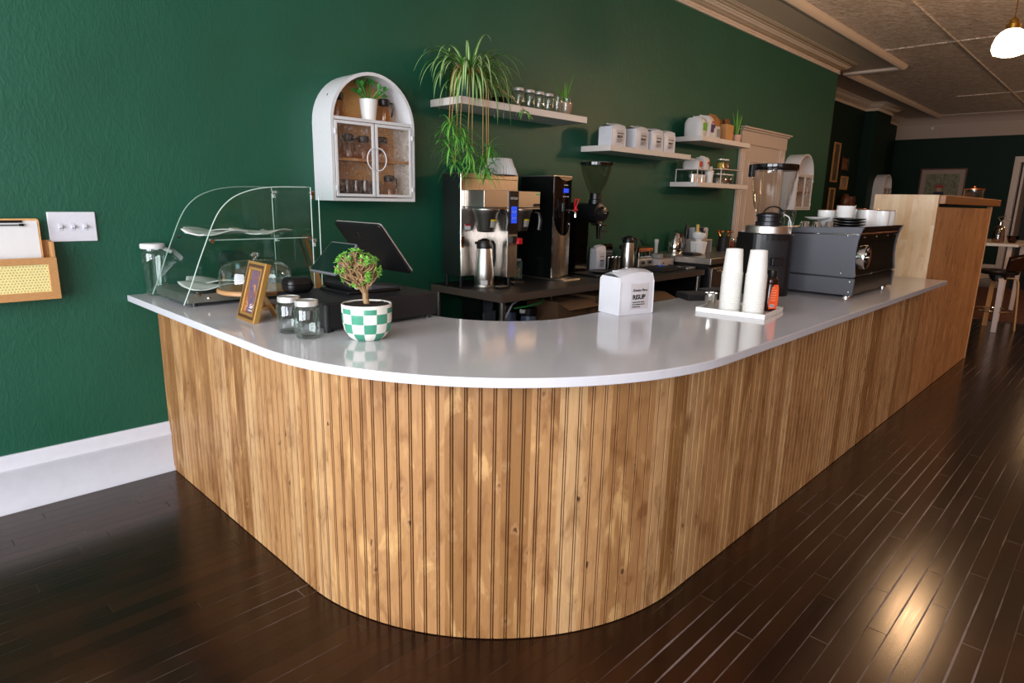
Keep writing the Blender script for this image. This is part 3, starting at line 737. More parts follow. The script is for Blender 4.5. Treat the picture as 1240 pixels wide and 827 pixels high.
# ---- cash drawer, pos terminal, little black case
t = Thing('cash_drawer', 'wide black cash drawer on short feet under the tablet till', 'cash drawer', (.35, -1.19, ZT))
t.part('drawer_box', M().box(.095, .605, -1.385, -1.005, ZT + .012, ZT + .108), BLACKM, bevel=.006)
t.part('drawer_front', M().box(.604, .612, -1.375, -1.015, ZT + .02, ZT + .09), BLACKM, bevel=.002)
for x in (.125, .575):
    for y in (-1.36, -1.03): t.part('foot', M().cyl((x, y, ZT), .013, .014), BLACK)
t.part('corner_post', M().cyl((.1, -1.38, ZT + .002), .012, .1), BLACKM, smooth=True)
ZD = ZT + .108
o = M().box(.097, .203, -1.118, -1.032, ZD, ZD + .062).build('zip_case', BLACK, loc=(.15, -1.075, ZD), bevel=.024, seg=5)
tag(o, 'small rounded black zip case on the end of the cash drawer', 'case')
m = M().tube([(.15 + x_, -1.075 + y_, ZD + .036) for x_, y_ in rr(-.0535, .0535, -.0435, .0435, .0235)], .0014, 5, closed=True); z = m.build('zip_seam', BLKGL, parent=o); z.matrix_parent_inverse = Matrix.Translation((-.15, 1.075, -ZD))
t = Thing('point_of_sale_terminal', 'two screen tablet till on a black hinged stand over the cash drawer', 'till', (.36, -1.15, ZD))
def slab(c, uy, uh, w, h, th, r=.014):
    """rounded rectangle plate centred on c spanned by uy (width) and uh (height)"""
    uy, uh = Vector(uy).normalized(), Vector(uh).normalized(); nn = uy.cross(uh); c = Vector(c)
    return [c + uy * a + uh * b for a, b in rr(-w / 2, w / 2, -h / 2, h / 2, r, 4)], nn * th
uh = (-.155, 0, .2)
poly, v = slab((.458, -1.137, 1.205), (0, 1, 0), uh, .335, .25, .014); t.part('main_screen', M().prism(poly, v), BLACK, bevel=.003, label='large screen seen from its dark back')
poly, v = slab(Vector((.458, -1.137, 1.205)) + v * .75, (0, 1, 0), uh, .337, .252, .006); t.part('screen_rim', M().prism(poly, v), flat('pale_rim', '#9a9290', .35, metal=.3), bevel=.002)
t.part('logo', M().tube([Vector((.4015, -1.137, 1.262)) + Vector((-.004, 0, -.002)) + Vector((0, 1, 0)) * .012 * math.cos(a) + Vector(uh).normalized() * .012 * math.sin(a) for a in [2 * PI * i / 18 for i in range(18)]], .002, 5, closed=True), BLKGL)
us = (.11, 0, .115)
poly, v = slab((.305, -1.1, 1.163), (0, 1, 0), us, .2, .16, .012, .012); sb = t.part('customer_screen', M().prism(poly, -v if v.x > 0 else v), flat('screen_case', '#8e8f94', .3, metal=.5), bevel=.003, label='small customer facing screen with silver rim')
nn = Vector((0, 1, 0)).cross(Vector(us).normalized()); nn = nn if nn.x < 0 else -nn
poly, v2 = slab(Vector((.305, -1.1, 1.163)) + nn * .0122, (0, 1, 0), us, .186, .146, .001, .008); t.part('screen_glass', M().prism(poly, nn * .0012), SCREEN, parent=sb)
t.part('hub', M().lathe([(.0, 0), (.028, 0), (.031, .006), (.031, .2), (.027, .206), (.0, .206)], .305, -1.262, ZD + .034, 24, axis='Y'), BLACK, smooth=40)
t.part('ring_mark', M().tube([(.305 + .013 * math.cos(a), -1.263, ZD + .034 + .013 * math.sin(a)) for a in [2 * PI * i / 20 for i in range(20)]], .0024, 6, closed=True), PAPER, smooth=True)
t.part('neck', M().tube([(.335, -1.14, ZD + .05), (.36, -1.14, ZD + .1), (.42, -1.14, ZD + .15)], [.024, .02, .022], 10), BLACK, smooth=True)
t.part('foot_plate', M().prism([(.26, -1.265, ZD), (.40, -1.275, ZD), (.50, -1.275, ZD), (.52, -1.255, ZD), (.52, -1.05, ZD), (.26, -1.05, ZD)], (0, 0, .012)), BLACK, bevel=.004)
t.part('wedge', M().prism([(.36, -1.27, ZD + .012), (.50, -1.27, ZD + .012), (.36, -1.27, ZD + .036)], (0, .2, 0)), GREYB, bevel=.004)

# ---- checkered pot with a jade tree
t = Thing('potted_tree', 'small jade tree in a green and white checkered pot', 'potted plant', (.158, -1.553, ZT), world=False)
t.part('pot', M().lathe([(.0, 0), (.048, 0), (.054, .003), (.068, .016), (.079, .038), (.085, .072), (.086, .122), (.0845, .126), (.081, .125), (.079, .10), (.0, .098)], 0, 0, 0, 48), CHECK, smooth=50)
t.part('soil', M().grid(lambda u, v: ((u * .079) * math.cos(2 * PI * v), (u * .079) * math.sin(2 * PI * v), .1225 + .004 * random.random() - .003 * u), 8, 28), SOIL)
RN = random.Random(3)
trunk = M(); leaves = M()
Lc = Vector((-.022, .016, .245))
def leafc(p, nrm, s_):
    a = nrm.orthogonal().normalized(); b = nrm.cross(a)
    k = RN.randint(3, 5); ph = RN.random() * 6
    for i in range(k):
        d = (a * math.cos(ph + 2 * PI * i / k) + b * math.sin(ph + 2 * PI * i / k)) * .9 + nrm * .55
        c = p + d * s_ * .8
        mm = Matrix.Translation(c) @ d.to_track_quat('X', 'Z').to_matrix().to_4x4()
        st = len(leaves.v); leaves.ball((0, 0, 0), s_ * .95, s_ * .62, s_ * .2, 7, 5); leaves.xf(mm, st)
def limb(p, q, r0, r1, k=4, j=.006):
    pts = [Vector(p).lerp(Vector(q), i / k) + (Vector((RN.uniform(-j, j), RN.uniform(-j, j), RN.uniform(-j, j) - .008 * math.sin(PI * i / k))) if 0 < i < k else Vector((0, 0, 0))) for i in range(k + 1)]
    trunk.tube(pts, [r0 + (r1 - r0) * i / k for i in range(k + 1)], 6); return pts
trunk.tube([(0, 0, .1), (.0, 0, .125), (-.003, .002, .145), (-.002, .002, .16)], [.0125, .011, .0105, .011], 9)
T0 = Vector((-.002, .002, .154))
for k in range(12):
    a = 2 * PI * k / 12 + RN.uniform(-.25, .25); el = (.05, .5, .95, .2, .75)[k % 5]
    d = Vector((math.cos(a) * math.cos(el), math.sin(a) * math.cos(el), math.sin(el)))
    mid = Lc + Vector((d.x * .038, d.y * .038, d.z * .045 - .012)); lp_ = limb(T0, mid, .0068, .0042)
    for j in range(7):
        dd = (d * .8 + Vector((RN.uniform(-1, 1), RN.uniform(-1, 1), RN.uniform(-.8, .9)))).normalized()
        tip = Lc + Vector((dd.x * .074, dd.y * .074, dd.z * .062)) * RN.uniform(.82, 1.05)
        if tip.z < .186: tip.z = .186 + RN.random() * .02
        st0 = lp_[RN.choice((2, 3, 4))]; tp = limb(st0, tip, .0034, .0018, 4, .008)
        if RN.random() < .86: leafc(tip, (dd + Vector((0, 0, .35))).normalized(), RN.uniform(.0058, .0085))
        if RN.random() < .5: leafc(tp[3], (dd + Vector((RN.uniform(-.6, .6), RN.uniform(-.6, .6), .6))).normalized(), RN.uniform(.004, .006))
t.part('trunk', trunk, BARK, smooth=True); t.part('foliage', leaves, LEAFJ, smooth=True)

# ---- coffee bags
def bag(label, group, loc, rz, w=.19, d=.125, h=.17, name='coffee_bag', sag=1., text_=True, mat=WHITEB, proto={}):
    t = Thing(name, label, 'coffee bag', loc, rz, group, world=False)
    def f(side):
        def g(u, v):
            # side 0 front(-y),1 right(+x),2 back,3 left
            z = v * h
            top = max(0., (v - .86) / .14); pin = 1 - .07 * top ** 2
            bul = math.sin(PI * min(1, max(0, v))) * .008 * sag
            if side == 0: x, y = (u - .5) * w, -d / 2 - bul * math.sin(PI * u)
            elif side == 1: x, y = w / 2 - .004 * math.sin(PI * u) * math.sin(PI * v), (u - .5) * d
            elif side == 2: x, y = (.5 - u) * w, d / 2 + bul * math.sin(PI * u)
            else: x, y = -w / 2 + .004 * math.sin(PI * u) * math.sin(PI * v), (.5 - u) * d
            z += sag * (.012 * math.sin(PI * (x / w + .5)) * top + .014 * (x / w) * top)
            return (x * (1 - .03 * top ** 2), y * pin * (1 - .10 * top ** 2), z)
        return g
    m = M()
    for s_ in range(4): m.grid(f(s_), 10, 12)
    m.grid(lambda u, v: ((u - .5) * w * .97, (v - .5) * d * .837, h + sag * (.012 * math.sin(PI * u) + .014 * (u - .5)) + sag * (.012 * math.sin(PI * v))), 10, 8)
    m.grid(lambda u, v: ((u - .5) * w, (v - .5) * d, .0005), 2, 2)
    b = t.part('bag_body', m, mat, smooth=50)
    for s_ in (-1, 1):
        t.part('gusset_seam', M().tube([(s_ * w / 2, -d / 2 - .001, .002), (s_ * w / 2, -d / 2 - .001, h * .5), (s_ * (w / 2 - .001), -d / 2, h * .84), (s_ * w * .486, -d * .42, h + .007 * s_ * sag)], .0024, 5), mat, smooth=True)
    t.part('top_fold', M().box(-w * .42, w * .42, -.004, .006, h + .012 * sag, h + .018 * sag), mat, bevel=.002)
    if text_:
        yl = -d / 2 - .0085 * sag
        lb = t.part('label', M().grid(lambda u, v: (-w * .2 + u * w * .54, -d / 2 - .0012 - math.sin(PI * (.14 + .72 * v)) * .008 * sag * math.sin(PI * (.3 + u * .54)), h * (.14 + .66 * v)), 6, 8), LABEL, label='pale rectangular paper label with black print')
        fr = lambda x, z: frame((x, yl - .0012, z), (1, 0, 0), (0, 0, 1))
        text('lettering', 'Ernesto Perez', w * .085, fr(-w * .16, h * .60), INK, b, shear=.45, sx=.88)
        text('lettering', 'RISUP', w * .145, fr(-w * .16, h * .40), INK, b, bold=w * .004, sx=1.02)
        bars([(w * .13, w * .09, w * .11), (w * .08, w * .14, w * .06, w * .05), (w * .15, w * .07)], h * .022, h * .06, fr(-w * .16, h * .315), INK, b)
    return t.e
bag('large white coffee bag with black lettered label standing alone on the worktop', None, (1.335, -1.822, ZT + .001), math.radians(-14.2), .196, .137, .172)

# ---- tray with cups, tumbler and honey bottle
tr = Thing('serving_tray', 'white rectangular tray carrying the two stacks of paper cups', 'tray', (1.775, -2.155, ZT), rz=math.radians(7), world=False)
m = M()
w, d = .29, .31
m.box(-w / 2, w / 2, -d / 2, d / 2, .0, .009)
tr.part('tray_base', m, WHITEC, bevel=.002)
m = M().ring([(-w / 2, -d / 2, .009), (w / 2, -d / 2, .009), (w / 2, d / 2, .009), (-w / 2, d / 2, .009)], [(-w / 2 + .009, -d / 2 + .009, .009), (w / 2 - .009, -d / 2 + .009, .009), (w / 2 - .009, d / 2 - .009, .009), (-w / 2 + .009, d / 2 - .009, .009)], (0, 0, .013))
tr.part('tray_rim', m, WHITEC, bevel=.002)
ZK = ZT + .0095
cup = M().lathe([(.0425, .0), (.0466, .0008), (.0468, .0034), (.0434, .0046), (.0365, .108), (.036, .1095), (.033, .1095), (.0325, .106), (.0, .1055)], 0, 0, 0, 28, cap=False).build('paper_cup', CUPW, smooth=50)
first = True
for (x, y), nm in (((1.708, -2.135), 'the stack beside the steel tumbler'), ((1.728, -2.238), 'the stack beside the honey bottle')):
    for k in range(25):
        o = cup if first else cup.copy()
        if not first: COL.objects.link(o)
        first = False
        o.location = (x + random.uniform(-.0004, .0004), y + random.uniform(-.0004, .0004), ZK + k * .00715); o.rotation_euler = (0, 0, random.random())
        if k == 24: tag(o, 'topmost upturned white paper cup of ' + nm, 'paper cup', 'topmost cups of the two stacks on the tray')
        else: tag(o, 'upturned white paper cup with only its rim showing in ' + nm, 'paper cup', 'nested cups in ' + nm)
t = Thing('steel_tumbler', 'small polished steel tumbler on the tray corner beside the paper cups', 'tumbler', (1.70, -2.045, ZK), world=False)
t.part('tumbler_wall', M().lathe([(.0, .001), (.022, .001), (.024, .004), (.0285, .07), (.03, .071), (.0285, .072), (.022, .006), (.0, .006)], 0, 0, 0, 24), CHROME, smooth=50)
t = Thing('honey_bottle', 'dark honey squeeze bottle with orange label and black cap', 'bottle', (1.857, -2.255, ZK), rz=math.radians(-35), world=False)
def ob(a, z): return -.18 * math.sin(a) ** 2
t.part('bottle_body', M().lathe([(.0, .0), (.03, .0), (.034, .004), (.0345, .03), (.0345, .08), (.031, .11), (.028, .128), (.031, .14), (.027, .15), (.018, .156)], 0, 0, 0, 28, fl=ob), HONEY, smooth=50)
t.part('cap', M().lathe([(.021, .154), (.022, .156), (.022, .186), (.02, .189), (.0, .189)], 0, 0, 0, 24), BLACK, smooth=30)
lab = [(-.020, .012), (.018, .012), (.023, .03), (.024, .07), (.021, .11), (.017, .123), (-.004, .123), (-.014, .105), (-.022, .06), (-.024, .03)]
lb = t.part('label', M().prism([(x, -.0290 + .0 * z, z) for x, z in lab], (0, -.0012, 0)), ORANGE, bevel=.0008, label='orange shaped paper label')
t.part('label_print', M().box(-.016, .006, -.0306, -.0303, .02, .033), PAPER, parent=lb)
t.part('bar_code', (lambda mm: ([mm.box(-.014 + i * .0022, -.0128 + i * .0022, -.0309, -.0307, .022, .031) for i in range(9)], mm)[1])(M()), INK, parent=lb)
bars([(.008, .006), (.012, .004, .006), (.01, .012), (.006, .008, .007), (.012, .009), (.007, .01, .004)], .0028, .0115, frame((-.014, -.0304, .108), (1, 0, 0), (0, 0, 1)), flat('label_ink', '#f4b48e', .5), lb)
t.part('side_tag', M().box(.0275, .0295, -.012, .002, .098, .118, rz=0), YELL, label='small yellow side tag')

# ---- dark boxes behind the tray
t = Thing('knock_box', 'low black box lying on the worktop edge behind the steel tumbler', 'box', (2.0, -1.84, ZT), rz=math.radians(-33), world=False)
t.part('box_body', M().box(-.11, .11, -.07, .07, 0, .026), BLACKM, bevel=.003); t.part('lid', M().box(-.108, .108, -.068, .068, .026, .032), flat('dark_slate', '#26272d', .4), bevel=.002)
t = Thing('bar_scale', 'flat black coffee scale with grey platform further along the worktop edge', 'scale', (2.26, -1.79, ZT), rz=math.radians(-10), world=False)
t.part('scale_body', M().box(-.09, .09, -.06, .06, 0, .02), BLACK, bevel=.003); t.part('platform', M().box(-.08, .05, -.055, .055, .021, .026), GREYB, bevel=.002)

# ---- espresso grinder
gx, gy = 2.455, -1.965
t = Thing('espresso_grinder', 'tall black espresso grinder with a big clear hopper behind the cups', 'grinder', (gx, gy, ZT), rz=math.radians(-42), world=False)
m = M().prism([(x, y, 0) for x, y in [(-.115, -.06)] + [(.115 * math.cos(a), -.06 + .055 * math.sin(a)) for a in [PI + PI * i / 12 for i in range(1, 12)]] + [(.115, -.06), (.115, .13), (-.115, .13)]], (0, 0, .335))
t.part('grinder_body', m, BLACK, bevel=.004)
t.part('front_panel', M().grid(lambda u, v: (.07 * (2 * u - 1), -.06 - .0575 * math.sqrt(max(0, 1 - (.07 * (2 * u - 1) / .116) ** 2)), .05 + v * .25), 10, 2), flat('panel_charcoal', '#1d1e22', .45))
t.part('steel_collar', M().lathe([(.117, .335), (.119, .338), (.119, .372), (.116, .375), (.0, .376)], 0, .0, 0, 36), STEEL, smooth=30)
t.part('side_strip', M().box(.1155, .12, -.05, .1, .01, .33), flat('side_grey', '#3a3a3d', .4), bevel=.002)
t.part('spout', M().box(-.03, .03, -.15, -.1, .17, .21), BLACK, bevel=.004)
t.part('grinding_collar', M().lathe([(.07, .376), (.07, .395), (.062, .398), (.062, .42), (.07, .424), (.07, .435), (.0, .435)], 0, 0, 0, 32), flat('collar_dark', '#2a2a2d', .3, metal=.6), smooth=30)
hp = t.part('hopper', M().lathe([(.06, .432), (.075, .445), (.09, .49), (.103, .56), (.112, .63), (.116, .668)], 0, 0, 0, 40, cap=False), HOPPER, smooth=True)
t.part('hopper_throat', M().lathe([(.058, .434), (.05, .44), (.03, .446), (.0, .448)], 0, 0, 0, 24), BLACK, smooth=True, parent=hp)
t.part('hopper_arch', M().tube([(.055 * math.cos(a), -.04, .437 + .04 * math.sin(a)) for a in [PI * i / 12 for i in range(13)]], .004, 6), BLACK, smooth=True, parent=hp)
ld = t.part('hopper_lid', M().lathe([(.112, .664), (.119, .664), (.121, .668), (.121, .694), (.118, .697), (.0, .692)], 0, 0, 0, 40), BLKGL, smooth=30)
t.part('lid_tab', M().box(-.135, -.113, -.02, .02, .63, .694), BLACK, parent=ld, bevel=.003)
t.part('wire', M().tube([(.06, -.03, .44), (.085, -.045, .425), (.098, -.05, .395), (.1, -.05, .375)], .003, 6), PAPER, smooth=True)

# ---- espresso machine
EX0, EX1 = 2.66, 3.42
t = Thing('espresso_machine', 'dark grey two group espresso machine with flared side panels on the worktop', 'espresso machine', (3.04, -2.15, ZT))
up = [(-2.388, 1.313), (-2.380, 1.296), (-2.372, 1.27), (-2.365, 1.235), (-2.362, 1.19), (-2.363, 1.14), (-2.368, 1.09), (-2.374, 1.058), (-2.372, 1.046), (-2.362, 1.041)]
lo = [(-2.372, 1.036), (-2.372, 1.02), (-2.370, .945)]
for x, s_ in ((EX0, -1), (EX1, 1)):
    sp = t.part('side_panel', M().prism([(x, y, z) for y, z in up] + [(x, -1.86, 1.046), (x, -1.83, 1.20), (x, -1.80, 1.288)], (.012 * -s_ * -1 if s_ > 0 else .012, 0, 0)), GREYB, bevel=.003)
    t.part('lower_side', M().prism([(x + .002, y, z) for y, z in lo] + [(x + .002, -1.86, .945), (x + .002, -1.86, 1.036)], (.012, 0, 0)), GREYB, bevel=.002)
    if s_ < 0:
        t.part('chrome_strip', M().tube([(x - .001, -2.366, 1.272), (x - .001, -1.82, 1.262)], .004, 6), CHROME, parent=sp)
        for y, z in ((-1.99, 1.245), (-2.31, 1.262), (-2.30, 1.062), (-2.35, 1.02), (-2.35, .965)): t.part('screw', M().ball((x - .001, y, z), .003, .005, .005, 8, 5), CHROME, smooth=True)
rp = [(y + .006, z) for y, z in up]
mm = M(); mm.add([p for y, z in rp for p in ((EX0 + .012, y, z), (EX1, y, z))], [(2 * i, 2 * i + 1, 2 * i + 3, 2 * i + 2) for i in range(len(rp) - 1)])
rpn = t.part('rear_panel', mm, REARB, smooth=30)
t.part('rear_strip', M().tube([(EX0 + .012, -2.371, 1.274), (EX1, -2.371, 1.274)], .003, 6), COPPER, parent=rpn)
t.part('lower_rear', M().box(EX0 + .012, EX1, -2.366, -2.35, .95, 1.04), REARB)
for x in (2.76, 2.98, 3.2, 3.38):
    for z in (1.255,): t.part('screw', M().ball((x, -2.366, z), .005, .003, .005, 8, 5), CHROME, smooth=True)
for x, z in ((2.95, 1.05), (3.38, 1.05)): t.part('screw', M().ball((x, -2.374, z), .006, .003, .006, 8, 5), CHROME, smooth=True)
t.part('body_core', M().box(EX0 + .015, EX1 - .002, -2.34, -1.87, .955, 1.235), BLACKM)
t.part('cup_tray', M().box(EX0 + .012, EX1, -2.355, -1.83, 1.236, 1.248), STEEL)
t.part('cup_rail', M().tube([(EX0 + .02, -1.83, 1.285), (EX1 - .01, -1.83, 1.285)], .006, 8), CHROME, smooth=True)
wx, wz = 2.715, 1.153
wl = t.part('badge_wheel', M().lathe([(.048, -.042), (.064, -.044), (.066, -.036), (.06, -.006), (.048, -.004)], wx, -2.362, wz, 36, axis='Y', cap=False), CHROME, smooth=40, label='round chrome spoked badge')
m = M().cyl((wx, -2.39, wz), .016, .02, axis='Y')
for k in range(5):
    a = 2 * PI * k / 5 + .3; m.tube([(wx, -2.382, wz), (wx + .052 * math.cos(a), -2.382, wz + .052 * math.sin(a))], .005, 6)
t.part('spoke', m, CHROME, parent=wl, smooth=True)
bars([(.02, .012, .016)], .009, .02, Matrix.Translation((-3.04, 2.15, -ZT)) @ frame((2.82, -2.371, 1.115), (1, 0, 0), (0, 0, 1)), STEEL, rpn)
for x in (2.70, 3.385):
    for y in (-2.33, -1.9): t.part('foot', M().lathe([(.022, 0), (.022, .008), (.014, .012), (.014, .03)], x, y, ZT, 18), CHROME, smooth=30)
# things kept on top of the machine
ZM = 1.2485
def cupm(r0, r1, h, th=.003): return [(.0, .0), (r0 * .9, .0), (r0, .004), (r1, h), (r1 - th, h), (r0 - th, .006), (.0, .006)]
sc0 = None
for k in range(4):
    o = M().lathe([(.0, 0), (.045, 0), (.07, .008), (.088, .013), (.088, .016), (.06, .01), (.0, .006)], 0, 0, 0, 32).build('saucer', BLACK, smooth=40) if k == 0 else sc0.copy()
    if k == 0: sc0 = o
    else: COL.objects.link(o)
    o.location = (3.0, -2.205, ZM + .038 + k * .0155); tag(o, ['black saucer at the very bottom of the pile on the espresso machine', 'black saucer second from the bottom of the pile on the espresso machine', 'black saucer third from the bottom of the pile on the espresso machine', 'topmost black saucer of the pile, under a white cup'][k], 'saucer', 'black saucers on the espresso machine')
o = M().box(2.93, 3.07, -2.275, -2.135, ZM, ZM + .0375).build('napkin_block', flat('saucer_base', '#17120f', .5), loc=(3.0, -2.205, ZM), bevel=.004); tag(o, 'low dark block under the black saucers on the espresso machine', 'block')
def white_cup(label, x, y, z, r0, r1, h, group, handle=True):
    t = Thing('coffee_cup', label, 'cup', (x, y, z), group=group, world=False)
    t.part('cup_body', M().lathe(cupm(r0, r1, h), 0, 0, 0, 28), WHITEC, smooth=50)
    t.part('cup_rim', M().tube([(r1 * math.cos(a), r1 * math.sin(a), h) for a in [2 * PI * i / 28 for i in range(28)]], .0022, 5, closed=True), COPPER, label='brown bare rim')
    if handle: t.part('handle', M().tube([(.0, r1 * .95, h * .8), (.0, r1 + .022, h * .75), (.0, r1 + .024, h * .4), (.0, r0 * .95, h * .25)], .005, 7), WHITEC, smooth=True)
    return t.e
GC = 'white cups on the espresso machine'
white_cup('white cup with brown rim standing on the pile of black saucers', 3.0, -2.18, ZM + .103, .045, .05, .07, GC, False)
white_cup('low white cup with brown rim behind the chrome tumblers on espresso machine', 3.05, -2.06, ZM, .046, .05, .145, GC, False)
white_cup('wide white cup just past the black saucers on the espresso machine', 3.22, -2.235, ZM, .052, .056, .152, GC, False)
white_cup('slim white cup in the middle of the three end cups on espresso machine', 3.24, -2.315, ZM, .034, .036, .148, GC, False)
white_cup('slim white cup at the very end of the row on the espresso machine', 3.33, -2.322, ZM, .034, .036, .148, GC, False)
white_cup('white cup half hidden behind the wide one on the espresso machine', 3.30, -2.15, ZM, .045, .048, .155, GC)
t = Thing('sugar_caddy', 'white lidded pot with dark wire handle behind the end cups', 'pot', (3.34, -2.03, ZM), world=False)
t.part('pot_body', M().lathe(cupm(.05, .055, .13), 0, 0, 0, 24), WHITEC, smooth=50); t.part('lid', M().lathe([(.056, .13), (.056, .142), (.0, .145)], 0, 0, 0, 24), COPPER, smooth=30, label='copper coloured lid'); t.part('handle', M().tube([(-.04, 0, .14), (-.03, 0, .165), (.03, 0, .165), (.04, 0, .14)], .004, 6), BLACK, smooth=True)
tu = None
for k, (x, y) in enumerate(((2.80, -2.03), (2.84, -2.085), (2.88, -2.14))):
    o = M().lathe([(.0, .075), (.02, .075), (.024, .072), (.03, .01), (.034, .002), (.031, .0), (.027, .01), (.02, .07)], 0, 0, 0, 22).build('shot_tumbler', CHROME, smooth=50) if k == 0 else tu.copy()
    if k == 0: tu = o
    else: COL.objects.link(o)
    o.location = (x, y, ZM + .005)
    tag(o, ['upturned chrome shot tumbler nearest the grinder on the espresso machine', 'middle one of three upturned chrome shot tumblers on espresso machine', 'upturned chrome shot tumbler nearest the black saucers on espresso machine'][k], 'tumbler', 'chrome tumblers on the espresso machine')
o = M().lathe([(.0, 0), (.04, 0), (.068, .012), (.07, .015), (.04, .006), (.0, .005)], 2.93, -2.05, ZM + .088, 28).build('small_plate', WHITEC, loc=(2.93, -2.05, ZM + .088), smooth=40); tag(o, 'small white plate lying across the chrome tumblers', 'plate')
t = Thing('glass_pitcher', 'small clear glass measuring pitcher on the machine by the grinder', 'pitcher', (2.80, -1.94, ZM), world=False)
t.part('glass_body', M().lathe([(.0, .002), (.028, .002), (.03, .006), (.03, .06), (.034, .135), (.038, .14)], 0, 0, 0, 22, cap=False), GLASS, smooth=True); t.part('handle', M().tube([(.03, 0, .12), (.06, 0, .11), (.055, 0, .05), (.03, 0, .04)], .004, 6), GLASS, smooth=True)
# ================================================================== THE BREW STATION BEHIND THE COUNTER
ZS = .842
t = Thing('prep_table', 'long black topped steel prep table carrying the coffee brewers', 'table', (2.95, -.36, 0))
t.part('table_top', M().box(1.668, 4.21, -.702, -.012, ZS - .006, ZS), TABLETOP, bevel=.002)
m = M().box(1.664, 4.21, -.706, -.700, ZS - .048, ZS - .001).box(1.664, 1.67, -.70, -.012, ZS - .048, ZS - .001)
t.part('steel_edge', m, flat('steel_edge_reflection', '#6b5d54', .35, metal=.35), label='steel front and end edge')  # brown wall reflection put into the flat edge colour
for x in (1.70, 2.95, 4.16):
    for y in (-.67, -.05): t.part('leg', M().cyl((x, y, .0), .02, ZS - .045, 14), STEELV, smooth=True)
t.part('lower_shelf', M().box(1.70, 4.17, -.66, -.05, .30, .315), STEEL)
# under the table: water filter, canisters, tubing, boxes
t = Thing('water_pump', 'grey water pump with black bracket under the prep table', 'pump', (1.93, -.22, .315))
t.part('pump_body', M().cyl((1.93, -.3, .70), .055, .16, 18, axis='Y').box(1.87, 1.99, -.32, -.16, .5, .66), flat('pump_grey', '#5d6068', .45), bevel=.004)
t.part('bracket', M().box(1.84, 1.86, -.32, -.14, .316, .76), BLACK); t.part('stand', M().box(1.86, 1.98, -.3, -.18, .316, .5), BLACK)
fc = None
for k, (x, y) in enumerate(((2.02, -.42), (2.02, -.60))):
    tt = Thing('filter_canister', ['blue grey water filter canister nearer the wall under the prep table', 'blue grey water filter canister beside the front table leg'][k], 'filter', (x, y, .315), group='water filters under the prep table', world=False)
    tt.part('housing', M().lathe([(.0, 0), (.045, 0), (.052, .02), (.052, .33), (.045, .35), (.0, .352)], 0, 0, 0, 20), flat('filter_blue', '#4d5972', .35), smooth=40)
    tt.part('filter_cap', M().lathe([(.056, .352), (.056, .40), (.03, .405), (.0, .405)], 0, 0, 0, 20), BLACK, smooth=30); tt.part('valve', M().box(-.07, -.0, -.018, .018, .37, .395), PAPER, bevel=.003)
o = M().tube([(1.86, -.62, .73), (1.95, -.64, .735), (2.1, -.63, .74), (2.25, -.55, .77), (2.32, -.4, .8)], .006, 7).build('green_hose', flat('hose_green', '#1e8a48', .4), loc=(2.0, -.6, .73), smooth=True); tag(o, 'thin green water hose strung under the prep table', 'hose')
o = M().tube([(1.74, -.6, .40), (1.77, -.62, .66), (1.83, -.63, .76), (1.92, -.63, .79), (1.98, -.6, .77)], .006, 7).build('white_hose', flat('hose_white', '#a9adb8', .4), loc=(1.8, -.6, .5), smooth=True); tag(o, 'pale flexible water hose looping beside the front table leg', 'hose')
o = M().tube([(2.3, -.55, .76), (2.38, -.5, .70), (2.36, -.45, .60), (2.2, -.4, .5)], .005, 7).build('pale_cable', flat('cable_beige', '#9a8d78', .5), loc=(2.3, -.5, .65), smooth=True); tag(o, 'beige cable hanging by the boxes under the prep table', 'cable')
for k, (x0, x1, y0, y1, z0, z1, lab) in enumerate(((2.32, 2.66, -.6, -.3, .5, .72, 'open brown cardboard box under the hot water tower'), (2.72, 3.10, -.62, -.28, .45, .73, 'closed brown cardboard box under the coffee grinder with tall hopper'), (3.2, 3.7, -.62, -.25, .316, .68, 'wide cardboard carton under the steel vacuum jug'))):
    tt = Thing('cardboard_box', lab, 'box', ((x0 + x1) / 2, (y0 + y1) / 2, .316), group=None)
    if z0 > .33: tt.part('under_box', M().box(x0 + .01, x1 - .01, y0 + .01, y1 - .01, .3165, z0 - .001), CARD)
    tt.part('box_body', M().box(x0, x1, y0, y1, z0 if z0 > .33 else .3165, z1), CARD, bevel=.003)
    tt.part('flap', M().box(x0, x1, y0 - .12, y0, z1 - .003, z1, rx=.35, piv=((x0 + x1) / 2, y0, z1)), CARD)
    tt.part('tape', M().box((x0 + x1) / 2 - .025, (x0 + x1) / 2 + .025, y0 - .001, y1, z1 - .04, z1 + .001), KRAFT)

